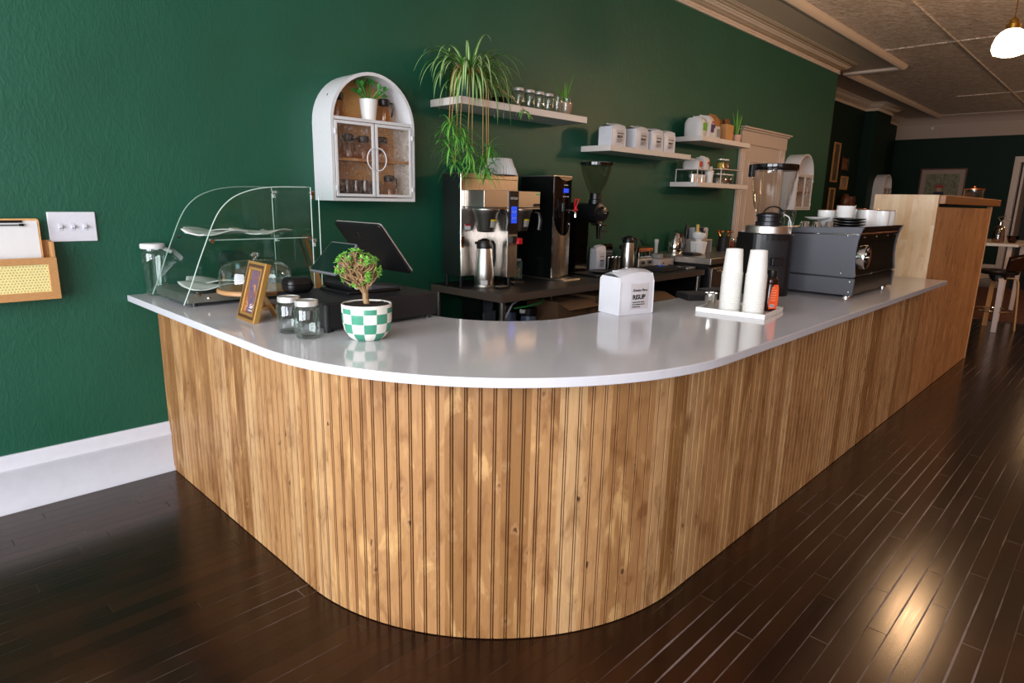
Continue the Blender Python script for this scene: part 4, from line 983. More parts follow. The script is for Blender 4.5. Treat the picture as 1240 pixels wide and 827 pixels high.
# ---- twin batch brewer
t = Thing('coffee_brewer', 'tall stainless twin batch coffee brewer with blue touch panel', 'coffee brewer', (1.98, -.26, ZS))
bx0, bx1 = 1.715, 2.245
t.part('back_tower', M().box(bx0, bx1, -.26, -.08, .91, 1.572), STEELV, bevel=.003)
t.part('dark_side', M().box(bx0 - .003, bx0, -.258, -.082, .912, 1.57), flat('side_green_steel', '#39423d', .25, metal=.7), label='dark reflective side panel')
t.part('front_edge', M().tube([(bx0, -.262, .915), (bx0, -.262, 1.568)], .004, 6), CHROME, smooth=True)
t.part('top_seam', M().box(bx0 + .01, bx1 - .01, -.2625, -.2595, 1.542, 1.546), BLACK)
t.part('top_lid', M().box(bx0, bx1, -.262, -.08, 1.572, 1.578), STEEL, bevel=.002)
heads = []
for x0, x1 in ((1.745, 1.958), (2.058, 2.27)):
    hd = t.part('brew_head', M().box(x0, x1, -.45, -.26, 1.362, 1.47), STEEL, bevel=.004); heads.append(hd)
    t.part('head_rail', M().box(x0, x1, -.45, -.27, 1.353, 1.361), CHROME, parent=hd, bevel=.001)
    cx = (x0 + x1) / 2; cy = -.355
    fb = t.part('filter_basket', M().lathe([(.092, 1.352), (.092, 1.342), (.08, 1.32), (.06, 1.215), (.055, 1.205), (.0, 1.2)], cx, cy, 0, 32), STEELV, smooth=40)
    t.part('basket_label', (lambda mm: (mm.grid(lambda u, v: (cx + (.066 + .010 * v) * math.cos(-1.9 + .75 * u) * 1.0, cy + (.066 + .010 * v) * math.sin(-1.9 + .75 * u), 1.235 + .05 * v), 6, 2), mm)[1])(M()), flat('label_grey', '#a8a8a4', .5), parent=fb)
    t.part('label_stripe', (lambda mm: (mm.grid(lambda u, v: (cx + (.0745 + .003 * v) * math.cos(-1.9 + .75 * u), cy + (.0745 + .003 * v) * math.sin(-1.9 + .75 * u), 1.275 + .012 * v), 6, 1), mm)[1])(M()), YELL, parent=fb)
    t.part('basket_handle', M().tube([(cx + .07, cy - .08, 1.335), (cx + .075, cy - .115, 1.325), (cx + .077, cy - .125, 1.28), (cx + .072, cy - .12, 1.215)], [.010, .012, .015, .014], 8), BLACK, parent=fb, smooth=True)
t.part('control_column', M().box(1.958, 2.052, -.45, -.26, .905, 1.472), STEELV, bevel=.003)
cp = t.part('control_panel', M().box(1.963, 2.049, -.4565, -.4505, 1.19, 1.468), flat('panel_black', '#1c1512', .25), bevel=.002, label='dark control panel with blue display')
t.part('display', M().box(1.982, 2.034, -.458, -.4566, 1.262, 1.37), LCD, parent=cp)
m = M()
for i in range(2):
    for k in range(2): m.box(1.991 + i * .022, 2.003 + i * .022, -.4592, -.4582, 1.29 + k * .04, 1.302 + k * .04)
t.part('touch_icon', m, flat('icon_blue', '#7fa0ff', .4), parent=cp)
text('lettering', 'FETCO', .021, Matrix.Translation((-1.98, .26, -ZS)) @ frame((2.006, -.4575, 1.415), (1, 0, 0), (0, 0, 1)), PAPER, cp, align='CENTER')
t.part('faucet_block', M().box(1.982, 2.022, -.475, -.45, 1.135, 1.18), BLACK, bevel=.003); t.part('faucet_handle', M().box(2.024, 2.062, -.49, -.46, 1.125, 1.165).cyl((2.018, -.475, 1.145), .008, .02, axis='X'), RED, bevel=.004, label='red tap handle')
t.part('warning_label', M().box(1.752, 1.80, -.2625, -.2605, 1.215, 1.25), PAPER); t.part('warning_stripe', M().box(1.752, 1.80, -.2635, -.2626, 1.24, 1.25), RED)
t.part('status_label', M().box(2.228, 2.262, -.452, -.4503, 1.447, 1.457), flat('label_green', '#36c489', .4)); t.part('latch', M().box(2.20, 2.262, -.455, -.4503, 1.37, 1.39), BLACK)
for x, y in ((1.735, -.10), (1.735, -.24), (2.005, -.42), (2.22, -.10)): t.part('leg', M().lathe([(.018, 0), (.018, .012), (.012, .016), (.012, .075)], x, y, ZS, 14), BLACK, smooth=30)
t.part('gauge_tube', M().box(1.722, 1.74, -.2665, -.2605, 1.10, 1.17), COPPER)

def airpot(name, label, loc, h, r0, r1, rz):
    t = Thing(name, label, 'vacuum jug', loc, rz, 'steel vacuum jugs', world=False)
    t.part('jug_body', M().lathe([(.0, 0), (r0 * .98, 0), (r0, .006), (r0, h * .3), (r1, h * .8), (r1 * .98, h * .82), (.0, h * .82)], 0, 0, 0, 32), STEELV, smooth=40)
    t.part('lid', M().lathe([(r1 * 1.02, h * .8), (r1 * 1.04, h * .84), (r1 * 1.0, h * .9), (r1 * .85, h * .96), (r1 * .3, h), (.0, h)], 0, 0, 0, 28), BLACK, smooth=True)
    t.part('spout', M().prism([(-r1 * .7, -.012, h * .93), (-r1 * 1.45, -.006, h * .945), (-r1 * 1.45, .006, h * .945), (-r1 * .7, .012, h * .93)], (0, 0, -.018)), BLACK, bevel=.003)
    t.part('handle', M().tube([(r1 * .9, 0, h * .93), (r1 * 1.35, 0, h * .93), (r1 * 1.62, 0, h * .87), (r1 * 1.66, 0, h * .6), (r1 * 1.5, 0, h * .42)], [.008, .009, .010, .010, .008], 8), BLACK, smooth=True)
    t.part('base_ring', M().lathe([(r0 * 1.01, 0), (r0 * 1.03, .004), (r0 * 1.0, .018)], 0, 0, 0, 32, cap=False), STEEL, smooth=True)
    return t
jt = airpot('vacuum_jug', 'steel vacuum jug with black lid under the twin coffee brewer', (1.835, -.36, ZS), .32, .066, .05, math.radians(-10))
jt.part('jug_sticker', (lambda mm: (mm.grid(lambda u, v: (.0668 * math.cos(-2.5 + .7 * u), .0668 * math.sin(-2.5 + .7 * u), .022 + .03 * v), 6, 1), mm)[1])(M()), PAPER)
airpot('vacuum_jug', 'steel vacuum jug with black lid behind the white coffee bag', (3.63, -.27, ZS), .288, .06, .05, math.radians(-30))
o = M().box(2.05, 2.16, -.43, -.33, ZS, ZS + .02).build('drip_block', BLACK, loc=(2.1, -.38, ZS), bevel=.003); tag(o, 'small black block on the prep table beneath the coffee brewer', 'block')
t = Thing('jug_stand', 'low black drip stand in front of the steel vacuum jug', 'stand', (1.88, -.475, ZS)); t.part('stand_plate', M().box(1.84, 1.93, -.5, -.45, ZS, ZS + .014), BLACK, bevel=.003); t.part('grate', M().box(1.85, 1.92, -.495, -.455, ZS + .0142, ZS + .017), STEEL)
t = Thing('tea_packet', 'small printed packet standing between the brewer and hot water tower', 'packet', (2.36, -.16, ZS), world=False); t.part('packet_body', M().box(-.035, .035, -.02, .02, 0, .13), m_picture('packet_print', [(.35, '#c9b48a'), (.5, '#5d7d74'), (.65, '#2c3836')], 18.), bevel=.003); t.part('packet_top', M().box(-.035, .035, -.004, .004, .13, .145), PAPER)
# coffee filters
def ruffle(a, z): return .055 * math.cos(36 * a) * max(.25, 1 - z / .14)
t = Thing('coffee_filters', 'upturned stack of white fluted paper filters on the coffee brewer', 'coffee filters', (2.13, -.19, 1.5785), world=False)
t.part('filter_stack', M().lathe([(.118, 0), (.11, .022), (.098, .06), (.086, .1), (.082, .108), (.07, .112), (.0, .113)], 0, 0, 0, 144, fl=ruffle, cap=False), PAPER, smooth=True)
t.part('loose_filter', M().lathe([(.124, .001), (.117, .02), (.108, .05)], -.004, .0, 0, 144, fl=lambda a, z: ruffle(a + .04, z), cap=False), PAPER, smooth=True)

# ---- hot water tower
t = Thing('hot_water_tower', 'slim black and steel hot water tower with a red tap handle', 'water boiler', (2.58, -.23, ZS))
t.part('side_casing', M().box(2.484, 2.676, -.385, -.06, .855, 1.58), flat('tower_black', '#0c0f0e', .2), bevel=.003)
t.part('top_plate', M().box(2.48, 2.68, -.39, -.055, 1.58, 1.59), STEEL, bevel=.002)
t.part('front_steel', M().grid(lambda u, v: (2.484 + .192 * u, -.388 - .022 * math.sin(PI * u), .872 + .712 * v), 12, 1), STEELV, smooth=True)
t.part('edge_strip', M().tube([(2.482, -.39, .86), (2.482, -.39, 1.3)], .006, 6), CHROME, smooth=True)
pl = [(2.487, 1.582), (2.487, 1.36)] + [(2.58 + .092 * math.cos(a), 1.30 + .135 * math.sin(a)) for a in [PI + PI * i / 16 for i in range(17)]] + [(2.673, 1.36), (2.673, 1.582)]
def bp(u, v):
    x = 2.487 + .186 * u; zl = 1.30 - .135 * math.sqrt(max(0, 1 - ((x - 2.58) / .0932) ** 2)); return (x, -.3915 - .022 * math.sin(PI * (x - 2.484) / .192), zl + (1.582 - zl) * v)
t.part('black_panel', M().grid(bp, 20, 4), BLKGL, smooth=True, label='black oval ended front panel')
t.part('panel_cap', M().prism([(2.50, -.413, 1.581), (2.66, -.413, 1.581), (2.63, -.418, 1.56), (2.58, -.42, 1.552), (2.53, -.418, 1.56)], (0, -.002, 0)), flat('cap_brown_steel', '#54402f', .35, metal=.4))
t.part('display', M().box(2.558, 2.606, -.422, -.416, 1.47, 1.5), LCD, label='small blue display'); bars([(.01, .016, .008)], .006, .01, Matrix.Translation((-2.58, .23, -ZS)) @ frame((2.56, -.4165, 1.52), (1, 0, 0), (0, 0, 1)), PAPER, t.e)
m = M()
for k in range(3): m.box(2.55 + k * .024, 2.562 + k * .024, -.421, -.417, 1.44, 1.446)
t.part('button', m, LABEL)
t.part('sight_tube', M().box(2.545, 2.57, -.425, -.41, 1.335, 1.40), flat('sight_dark', '#2b2b2e', .2), bevel=.004)
t.part('faucet', M().tube([(2.58, -.41, 1.345), (2.58, -.49, 1.345), (2.58, -.512, 1.335), (2.58, -.514, 1.30)], .008, 8), CHROME, smooth=True)
hm = M().ring([(2.555, -.53, 1.43), (2.605, -.53, 1.43), (2.595, -.515, 1.375), (2.565, -.515, 1.375)], [(2.566, -.53, 1.42), (2.594, -.53, 1.42), (2.588, -.518, 1.385), (2.572, -.518, 1.385)], (0, .008, 0)).box(2.572, 2.588, -.52, -.506, 1.345, 1.376).box(2.562, 2.598, -.522, -.505, 1.345, 1.356)
t.part('tap_handle', hm, RED, bevel=.002, label='red plastic tap lever')
t.part('drip_base', M().box(2.49, 2.67, -.51, -.06, ZS, ZS + .012), STEEL, bevel=.002)

# ---- tall shop grinder
gx, gy = 3.02, -.30
t = Thing('bulk_grinder', 'black pedestal coffee grinder with tall smoked cone hopper', 'grinder', (gx, gy, ZS))
t.part('base_plate', M().box(gx - .13, gx + .15, -.50, -.12, ZS, ZS + .016), BLACK, bevel=.004)
t.part('column', M().box(gx - .085, gx + .085, -.24, -.13, ZS + .016, 1.27), BLKGL, bevel=.012)
t.part('motor_body', M().lathe([(.0, -.42), (.06, -.42), (.082, -.41), (.082, -.33), (.075, -.325), (.075, -.10), (.06, -.085), (.0, -.085)], gx, 0, 1.325, 28, axis='Y'), BLACK, smooth=35)
t.part('grind_dial', M().lathe([(.0, -.455), (.04, -.455), (.05, -.45), (.052, -.42)], gx, 0, 1.325, 28, axis='Y', cap=False), flat('dial_black', '#1b1b1d', .3), smooth=35); t.part('dial_knob', M().cyl((gx, -.475, 1.325), .012, .02, axis='Y'), CHROME, smooth=True)
t.part('neck', M().lathe([(.05, 1.395), (.05, 1.425), (.042, 1.43), (.042, 1.475), (.0, 1.476)], gx, -.35, 0, 20), BLACK, smooth=30); t.part('neck_lever', M().box(gx + .03, gx + .075, -.36, -.345, 1.452, 1.464), CHROME, bevel=.002)
hp = t.part('hopper', M().lathe([(.045, 1.468), (.055, 1.49), (.09, 1.57), (.115, 1.65), (.122, 1.685)], gx, -.35, 0, 36, cap=False), clear('smoked_cone', '#dfe3dc', .06, .7, .02, 2.), smooth=True); t.part('hopper_lid', M().lathe([(.118, 1.682), (.128, 1.684), (.128, 1.704), (.12, 1.707), (.0, 1.708)], gx, -.35, 0, 36), BLKGL, parent=hp, smooth=30)
t.part('spout_plate', M().box(gx - .05, gx + .05, -.45, -.36, 1.232, 1.242), CHROME, bevel=.002); t.part('spout', M().lathe([(.028, 1.232), (.024, 1.20), (.02, 1.13), (.0, 1.13)], gx, -.405, 0, 18), CHROME, smooth=True); t.part('spout_lever', M().tube([(gx + .02, -.42, 1.19), (gx + .075, -.44, 1.185)], .004, 6), CHROME)

# ---- bits on the prep table
bag('small white coffee bag standing behind the tall shop grinder', None, (3.345, -.16, ZS + .001), math.radians(-6), .115, .075, .19)
for k, (x, y) in enumerate(((3.36, -.30), (3.445, -.28))):
    o = M().lathe([(.0, 0), (.032, 0), (.034, .004), (.038, .115), (.04, .117), (.037, .117), (.031, .008), (.0, .008)], 0, 0, 0, 22).build('dosing_cup', CHROME, smooth=50); o.location = (x, y, ZS)
    tag(o, ['steel dosing cup right below the small coffee bag on the prep table', 'steel dosing cup between the small coffee bag and a vacuum jug'][k], 'cup', 'steel dosing cups')
t = Thing('serving_dish', 'wide dark dish with scraps below the tall shop grinder spout', 'dish', (3.12, -.41, ZS + .0), world=False); t.part('dish', M().lathe([(.0, .017), (.09, .017), (.125, .028), (.128, .031), (.09, .022), (.0, .022)], 0, 0, 0, 28), BLACK, smooth=40)
t = Thing('clear_acrylic_stand', 'dark rounded acrylic menu stand behind the far vacuum jug', 'stand', (3.55, -.10, ZS), world=False); t.part('stand_panel', M().prism([(x, .0, z) for x, z in rr(-.09, .09, .002, .21, .03)], (0, .006, 0)), clear('smoke_acrylic', '#5d6a63', .08, .4)); t.part('stand_foot', M().box(-.07, .07, -.05, .03, 0, .006), BLACK)
t = Thing('panini_press', 'small steel sandwich press with copper toned lid on the prep table', 'press', (3.86, -.20, ZS), world=False)
t.part('press_body', M().box(-.11, .11, -.11, .11, .01, .085), STEEL, bevel=.006); t.part('press_lid', M().box(-.11, .11, -.115, .11, .15, .185, rx=.08), COPPER, bevel=.008, label='copper toned press lid')
for x in (-.085, .085): t.part('press_post', M().box(x - .006, x + .006, -.09, -.07, .08, .155), CHROME)
for x in (-.05, .06): t.part('press_knob', M().lathe([(.016, -.125), (.014, -.11)], x, 0, .05, 14, axis='Y'), BLACK, smooth=True)
t.part('press_rack', M().tube([(-.1, -.11, .1), (.1, -.11, .1)], .004, 6), CHROME)
t = Thing('tool_box', 'white metal box with a round lock on the prep table end', 'box', (4.10, -.30, ZS), world=False); t.part('box_body', M().box(-.115, .105, -.09, .09, 0, .075), flat('box_pinkwhite', '#b5a7a2', .45), bevel=.003); t.part('lock', M().lathe([(.008, -.093), (.008, -.089)], -.07, 0, .04, 12, axis='Y'), BLACK)
o = M().box(4.0, 4.07, -.36, -.28, .917 + .0005, .96).build('napkin_roll', flat('grey_box', '#8a8785', .5), loc=(4.03, -.32, .9175), bevel=.008); tag(o, 'small grey rounded box on top of the white metal box', 'box')
t = Thing('baking_tray', 'flat black tray across the prep table before the white metal box', 'tray', (3.88, -.48, ZS), world=False); t.part('tray_base', M().box(-.2, .24, -.12, .12, 0, .016), BLACKM, bevel=.004); t.part('tray_lip', M().ring([(-.2, -.12, .016), (.24, -.12, .016), (.24, .12, .016), (-.2, .12, .016)], [(-.19, -.11, .016), (.23, -.11, .016), (.23, .11, .016), (-.19, .11, .016)], (0, 0, .008)), BLACKM)
o = M().box(3.86, 3.93, -.47, -.435, ZS + .0245, ZS + .034).build('blue_tape', BLUET, loc=(3.9, -.45, ZS + .0245), bevel=.003); tag(o, 'bright blue tape scrap on the flat black tray', 'tape')
o = M().box(4.06, 4.2, -.62, -.5, ZS, ZS + .018).build('folded_cloth', flat('grey_cloth', '#9d9a9c', .8, bump=.3), loc=(4.13, -.56, ZS), bevel=.006); tag(o, 'folded grey white cloth at the front end of the prep table', 'cloth')
o = M().tube([(3.98, -.06, ZS + .19), (4.05, -.06, ZS + .23), (4.12, -.07, ZS + .23), (4.16, -.08, ZS + .19), (4.18, -.08, ZS + .06)], .006, 7).build('black_cable', BLACK, loc=(4.08, -.06, ZS), smooth=True); tag(o, 'black power cable arching against the green wall behind the press', 'cable')

# ================================================================== STEEL BACK COUNTER
ZB = .94
t = Thing('steel_counter', 'stainless steel back counter holding kettle and white pots', 'counter', (5.05, -.38, 0))
t.part('steel_top', M().box(4.22, 5.9, -.75, -.012, ZB - .055, ZB), STEEL, bevel=.004); t.part('cabinet', M().box(4.25, 5.88, -.72, -.02, .08, ZB - .056), flat('under_counter_black', '#121213', .35))
for x in (4.29, 5.84):
    for y in (-.68, -.06): t.part('foot', M().cyl((x, y, 0), .022, .08), BLACK)
for x0, x1 in ((4.27, 5.06), (5.08, 5.86)):
    d = t.part('fridge_door', M().box(x0, x1, -.745, -.722, .12, ZB - .09), STEELV, bevel=.003); t.part('door_handle', M().tube([(x0 + .1, -.765, ZB - .12), (x1 - .1, -.765, ZB - .12)], .008, 8).box(x0 + .1, x0 + .11, -.765, -.744, ZB - .126, ZB - .114).box(x1 - .11, x1 - .1, -.765, -.744, ZB - .126, ZB - .114), CHROME, parent=d)
t = Thing('electric_kettle', 'shiny rounded kettle with copper side on the steel back counter', 'kettle', (4.47, -.24, ZB), world=False)
t.part('kettle_body', M().lathe([(.0, 0), (.07, 0), (.078, .03), (.072, .1), (.05, .17), (.03, .195), (.0, .2)], 0, 0, 0, 28), CHROME, smooth=50); t.part('handle', M().tube([(.0, -.05, .17), (0, -.09, .16), (0, -.1, .08), (0, -.08, .03)], .012, 8), BLACK, smooth=True); t.part('side_plate', M().ball((.05, -.035, .1), .03, .03, .09), COPPER, smooth=True); t.part('lid_knob', M().ball((0, 0, .212), .012), BLACK, smooth=True)
o = M().lathe([(.0, 0), (.018, 0), (.018, .09), (.022, .1), (.022, .13), (.0, .132)], 4.36, -.10, ZB, 16).build('shaker', WHITEC, loc=(4.36, -.10, ZB), smooth=40); tag(o, 'slim white shaker beside the shiny kettle', 'shaker')
t = Thing('scale', 'flat black kitchen scale at the front of the steel back counter', 'scale', (4.42, -.45, ZB), world=False); t.part('scale_body', M().box(-.07, .07, -.06, .06, 0, .022), BLACK, bevel=.004); t.part('platform', M().box(-.06, .02, -.055, .055, .023, .028), GREYB, bevel=.002)
o = M().lathe([(.0, 0), (.03, 0), (.05, .012), (.048, .014), (.0, .006)], 4.51, -.47, ZB, 20).build('small_dish', WHITEC, loc=(4.51, -.47, ZB), smooth=40); tag(o, 'little white dish beside the flat kitchen scale', 'dish')
t = Thing('octagonal_pot', 'white eight sided ceramic pot under the white bowl', 'pot', (4.66, -.38, ZB), rz=.2, world=False)
t.part('pot_body', M().lathe([(.0, 0), (.07, 0), (.086, .115), (.08, .12), (.0, .12)], 0, 0, 0, 8), WHITEC, bevel=.003); t.part('handle', M().tube([(-.075, 0, .1), (-.11, 0, .09), (-.11, 0, .04), (-.07, 0, .03)], .006, 7), WHITEC, smooth=True)
o = M().lathe([(.0, 0), (.03, 0), (.036, .014), (.062, .03), (.068, .045), (.067, .078), (.063, .078), (.06, .045), (.0, .03)], 4.655, -.385, ZB + .1205, 28).build('matcha_bowl', WHITEC, loc=(4.655, -.385, ZB + .1205), smooth=50); tag(o, 'white footed bowl balanced on the eight sided pot', 'bowl')
t = Thing('riser_box', 'pinkish wooden riser box behind the eight sided white pot', 'riser', (4.86, -.26, ZB), world=False); t.part('riser_top', M().box(-.12, .12, -.1, .1, .115, .128), CASING, bevel=.002)
for x in (-.113, .106): t.part('riser_side', M().box(x, x + .008, -.1, .1, 0, .114), CASING)
t = Thing('whisk_holder', 'cream ceramic whisk holder with bamboo whisk on the riser box', 'whisk', (4.79, -.29, ZB + .1285), world=False); t.part('holder', M().lathe([(.0, 0), (.03, 0), (.022, .02), (.036, .05), (.033, .075), (.0, .07)], 0, 0, 0, 18), flat('holder_cream', '#d8cba8', .35), smooth=50); t.part('whisk_handle', M().cyl((0, 0, .07), .017, .075, 14), flat('bamboo', '#d3b468', .5), smooth=30)
o = M().lathe([(.0, 0), (.022, 0), (.022, .1), (.012, .12), (.012, .15), (.0, .15)], 4.78, -.18, ZB + .1285, 16).build('dark_bottle', BLACK, loc=(4.78, -.18, ZB + .1285), smooth=40); tag(o, 'dark little bottle behind the bamboo whisk', 'bottle')
t = Thing('navy_tin', 'navy blue tin on the riser box next to the whisk', 'tin', (4.90, -.25, ZB + .1285), world=False); t.part('tin_body', M().box(-.035, .035, -.03, .03, 0, .10), flat('navy', '#1c2b4c', .35), bevel=.004); t.part('tin_lid', M().box(-.036, .036, -.031, .031, .1005, .112), flat('navy_lid', '#16213c', .35), bevel=.002)
t = Thing('paper_dispenser', 'white box with cut out slots behind the navy tin', 'box', (5.05, -.16, ZB), world=False); t.part('box_body', M().box(-.13, .13, -.05, .05, .0, .235), flat('dispenser_white', '#c9cad6', .4), bevel=.02); 
for k in range(2): t.part('slot', M().box(-.08 + .09 * k, -.05 + .09 * k, -.052, -.05, .14, .2, ry=.5), BLACK)
t = Thing('black_pitcher', 'matt black milk pitcher full of copper spoons on the steel counter', 'pitcher', (5.19, -.38, ZB), world=False); t.part('pitcher_body', M().lathe([(.0, 0), (.064, 0), (.066, .01), (.052, .13), (.056, .15), (.05, .15), (.05, .13), (.0, .1)], 0, 0, 0, 24), BLACKM, smooth=50); t.part('handle', M().tube([(-.05, .02, .13), (-.095, .03, .12), (-.095, .03, .04), (-.062, .02, .03)], .006, 7), BLACKM, smooth=True)
for k in range(4):
    a = k * 1.6; o = M().tube([(5.19 + .02 * math.cos(a), -.38 + .02 * math.sin(a), ZB + .11), (5.19 + .06 * math.cos(a), -.38 + .06 * math.sin(a), ZB + .19)], .004, 6).ball((5.19 + .066 * math.cos(a), -.38 + .066 * math.sin(a), ZB + .2), .02, .02, .014).build('copper_spoon', COPPER, loc=(5.19, -.38, ZB + .11), smooth=True); tag(o, 'copper coloured spoon standing in the black milk pitcher', 'spoon', 'copper spoons in the black pitcher')
t = Thing('treat_jar', 'jar of orange brown treats beside the black milk pitcher', 'jar', (5.36, -.36, ZB), world=False); t.part('jar_glass', M().lathe([(.0, .002), (.05, .002), (.052, .13), (.045, .14)], 0, 0, 0, 20, cap=False), GLASS, smooth=True); t.part('treats', M().ball((0, 0, .05), .045, .045, .05, 12, 8, fn=lambda d: 1 + .12 * math.sin(9 * d.x + 7 * d.z)), flat('treat_orange', '#9c4a22', .6))
t = Thing('spice_rack', 'crowded rack of small reddish spice jars near the espresso grinder', 'rack', (5.52, -.30, ZB), world=False); t.part('rack_shelf', M().box(-.1, .1, -.08, .08, 0, .012).box(-.1, .1, .07, .08, .012, .1), OAKB, bevel=.002)
sj = None
for k in range(4):
    tt = Thing('spice_jar', 'small spice jar with reddish contents on the crowded rack', 'jar', (5.45 + .046 * k, -.32, ZB + .0125), group='spice jars on the rack', world=False); tt.part('jar_glass', M().lathe([(.0, .0), (.019, 0), (.019, .06), (.015, .066)], 0, 0, 0, 14), flat('spice_%d' % k, ('#7a3b2e', '#a0826c', '#6b2f35', '#8a6a4e')[k], .3), smooth=40); tt.part('lid', M().cyl((0, 0, .066), .017, .018, 14), LIDM, smooth=30)
t = Thing('small_carton', 'small white and red carton on the dark tub by the espresso grinder', 'carton', (5.62, -.42, ZB + .13), world=False); t.part('carton', M().box(-.06, .06, -.04, .04, 0, .075), PAPER, bevel=.002); t.part('red_band', M().box(-.0605, .0605, -.041, .041, .02, .05), RED)
t = Thing('dark_tub', 'charcoal lidded tub on the steel counter under a small carton', 'tub', (5.62, -.42, ZB), world=False); t.part('tub_body', M().box(-.085, .085, -.07, .07, 0, .115), flat('tub_charcoal', '#33343a', .4), bevel=.01); t.part('tub_lid', M().box(-.088, .088, -.073, .073, .1155, .1295), BLACK, bevel=.004)
# ================================================================== ON THE GREEN WALL
def shelf(label, x0, x1, z1, th=.045, d=.30):
    o = M().box(x0, x1, -d, -.001, z1 - th, z1).build('floating_shelf', SHELFW, loc=((x0 + x1) / 2, -.15, z1), bevel=.002); tag(o, label, 'shelf', 'white floating shelves'); return o
S1, S2, S3, S4 = 2.032, 1.856, 2.046, 1.618
shelf('long white floating shelf holding the trailing spider plant and mason jars', 1.678, 2.94, S1)
shelf('white floating shelf holding a row of four white coffee bags', 3.255, 4.53, S2)
shelf('white floating shelf with kraft paper bags near the top of the door casing', 4.712, 5.76, S3)
shelf('lowest white floating shelf, with white risers and glass jars', 4.69, 5.79, S4)

# ---- spider plant
px_, py_ = 1.86, -.17
t = Thing('spider_plant', 'big trailing spider plant with striped leaves in a ribbed green pot', 'potted plant', (px_, py_, S1), world=False)
t.part('pot', M().lathe([(.0, 0), (.058, 0), (.062, .004), (.078, .125), (.084, .127), (.085, .148), (.078, .15), (.074, .135), (.0, .13)], 0, 0, 0, 72, fl=lambda a, z: .02 * math.cos(24 * a) * (.004 < z < .126)), GPOT, smooth=50)
RP = random.Random(11)
def blade(mm, base, dirv, length, droop, w, n=9, lim=.145):
    pts = []; d = Vector(dirv).normalized(); p = Vector(base); st = length / n
    for i in range(n + 1):
        pts.append(p.copy()); d = (d + Vector((0, 0, -droop * (i / n * 1.4 + .2)))).normalized(); p = p + d * st
        if lim is not None and p.y > lim: p.y = lim - .004 * (i % 3)
    mm.ribbon(pts, lambda u: w * (1 - u ** 2.2) * (.45 + .55 * min(1, u * 5)) + .0004)
m = M()
for k in range(120):
    a = RP.uniform(0, 2 * PI); el = RP.uniform(.15, 1.3)
    d = Vector((math.cos(a) * math.cos(el), math.sin(a) * math.cos(el) * .8, math.sin(el)))
    L = RP.uniform(.26, .46) * (1.0 if d.y < .25 else .55)
    if py_ + d.y * L * .8 > -.03: d.y = -abs(d.y) * .2
    blade(m, (.03 * math.cos(a), .03 * math.sin(a), .13), d, L, RP.uniform(.22, .5), RP.uniform(.009, .0145), 12)
for tip in ((-.40, -.02, .28), (-.44, -.03, .04), (-.36, -.06, .16), (.26, -.03, .27), (.32, -.03, .1), (-.30, -.1, -.03), (.22, -.1, .02)):
    d = Vector(tip); blade(m, (0, 0, .13), (d.x, d.y, d.z * .3 + .30), d.length * 1.15, .2, .011, 14)
t.part('foliage', m, SPIDER, smooth=True)
hang = [(-.33, -.19, -.31), (-.30, -.18, -.20), (-.26, -.17, -.40), (-.23, -.18, -.24), (-.16, -.17, -.34), (-.13, -.18, -.44), (-.03, -.17, -.39), (-.0, -.18, -.46), (.02, -.17, -.33)]
for k, h_ in enumerate(hang):
    e = Vector(h_); q = Vector((e.x * .9, -.165, .0))
    pts = [Vector((e.x * .1, -.03, .13)), Vector((e.x * .55, -.10, .18)), Vector((e.x * .85, -.16, .08)), q + Vector((0, 0, -.05)), q.lerp(e, .5), e]
    pts = [Vector(p) for p in sm([tuple(p) for p in pts], 4)]
    r_ = t.part('runner', M().tube(pts, .0026, 5), RUNNER, smooth=True)
    m = M()
    for j in range(26):
        a = RP.uniform(0, 2 * PI); el = RP.uniform(-.7, .9); dd = Vector((math.cos(a) * math.cos(el), math.sin(a) * math.cos(el) * .8, math.sin(el)))
        blade(m, e + Vector((RP.uniform(-.01, .01), RP.uniform(-.01, .01), RP.uniform(-.02, .05))), dd, RP.uniform(.08, .17), RP.uniform(.15, .42), RP.uniform(.004, .0075), 7)
    t.part('plantlet', m, SPIDERG, parent=r_, smooth=True)
r_ = t.part('runner', M().tube([(.06, -.06, .14), (.12, -.12, .10), (.22, -.17, .035), (.30, -.19, -.02), (.40, -.20, -.085)], .0024, 5), RUNNER, smooth=True)
m = M()
for j in range(9):
    a = RP.uniform(0, 2 * PI); dd = Vector((math.cos(a), math.sin(a) * .6, RP.uniform(-.6, .5))); blade(m, (.33, -.193, -.04), dd, RP.uniform(.06, .10), .4, .005, 6)
t.part('plantlet', m, SPIDERG, parent=r_, smooth=True)

# ---- jars and glass on the long shelf
GJ = 'mason jars on the long shelf'
labs = ['lidded mason jar beside the dark red bowl on the long shelf', 'second lidded mason jar along from the dark red bowl', 'third lidded mason jar along from the dark red bowl', 'lidded mason jar next to the clear drinking glass on the long shelf']
for k, x in enumerate((2.265, 2.375, 2.475, 2.572)): dup(mj, (x, -.225, S1), k * .7, label=labs[k], group=GJ, scale=(.98, .98, .95))
g = None
for k, x in enumerate((2.665, 2.752)):
    o = M().lathe([(.0, .002), (.032, .002), (.034, .006), (.037, .115), (.036, .12)], 0, 0, 0, 24, cap=False).build('drinking_glass', GLASS, smooth=True) if k == 0 else g.copy()
    if k == 0: g = o
    else: COL.objects.link(o)
    o.location = (x, -.235 - .01 * k, S1 + .0005); tag(o, ['clear drinking glass next to the last lidded mason jar', 'clear drinking glass in front of the small peach pot'][k], 'glass', 'drinking glasses on the long shelf')
o = M().lathe([(.0, 0), (.03, 0), (.062, .03), (.066, .052), (.062, .052), (.055, .03), (.0, .008)], 2.155, -.17, S1, 28).build('red_glass_bowl', AMBER, loc=(2.155, -.17, S1), smooth=50); tag(o, 'small dark red glass bowl half behind the mason jars', 'bowl')
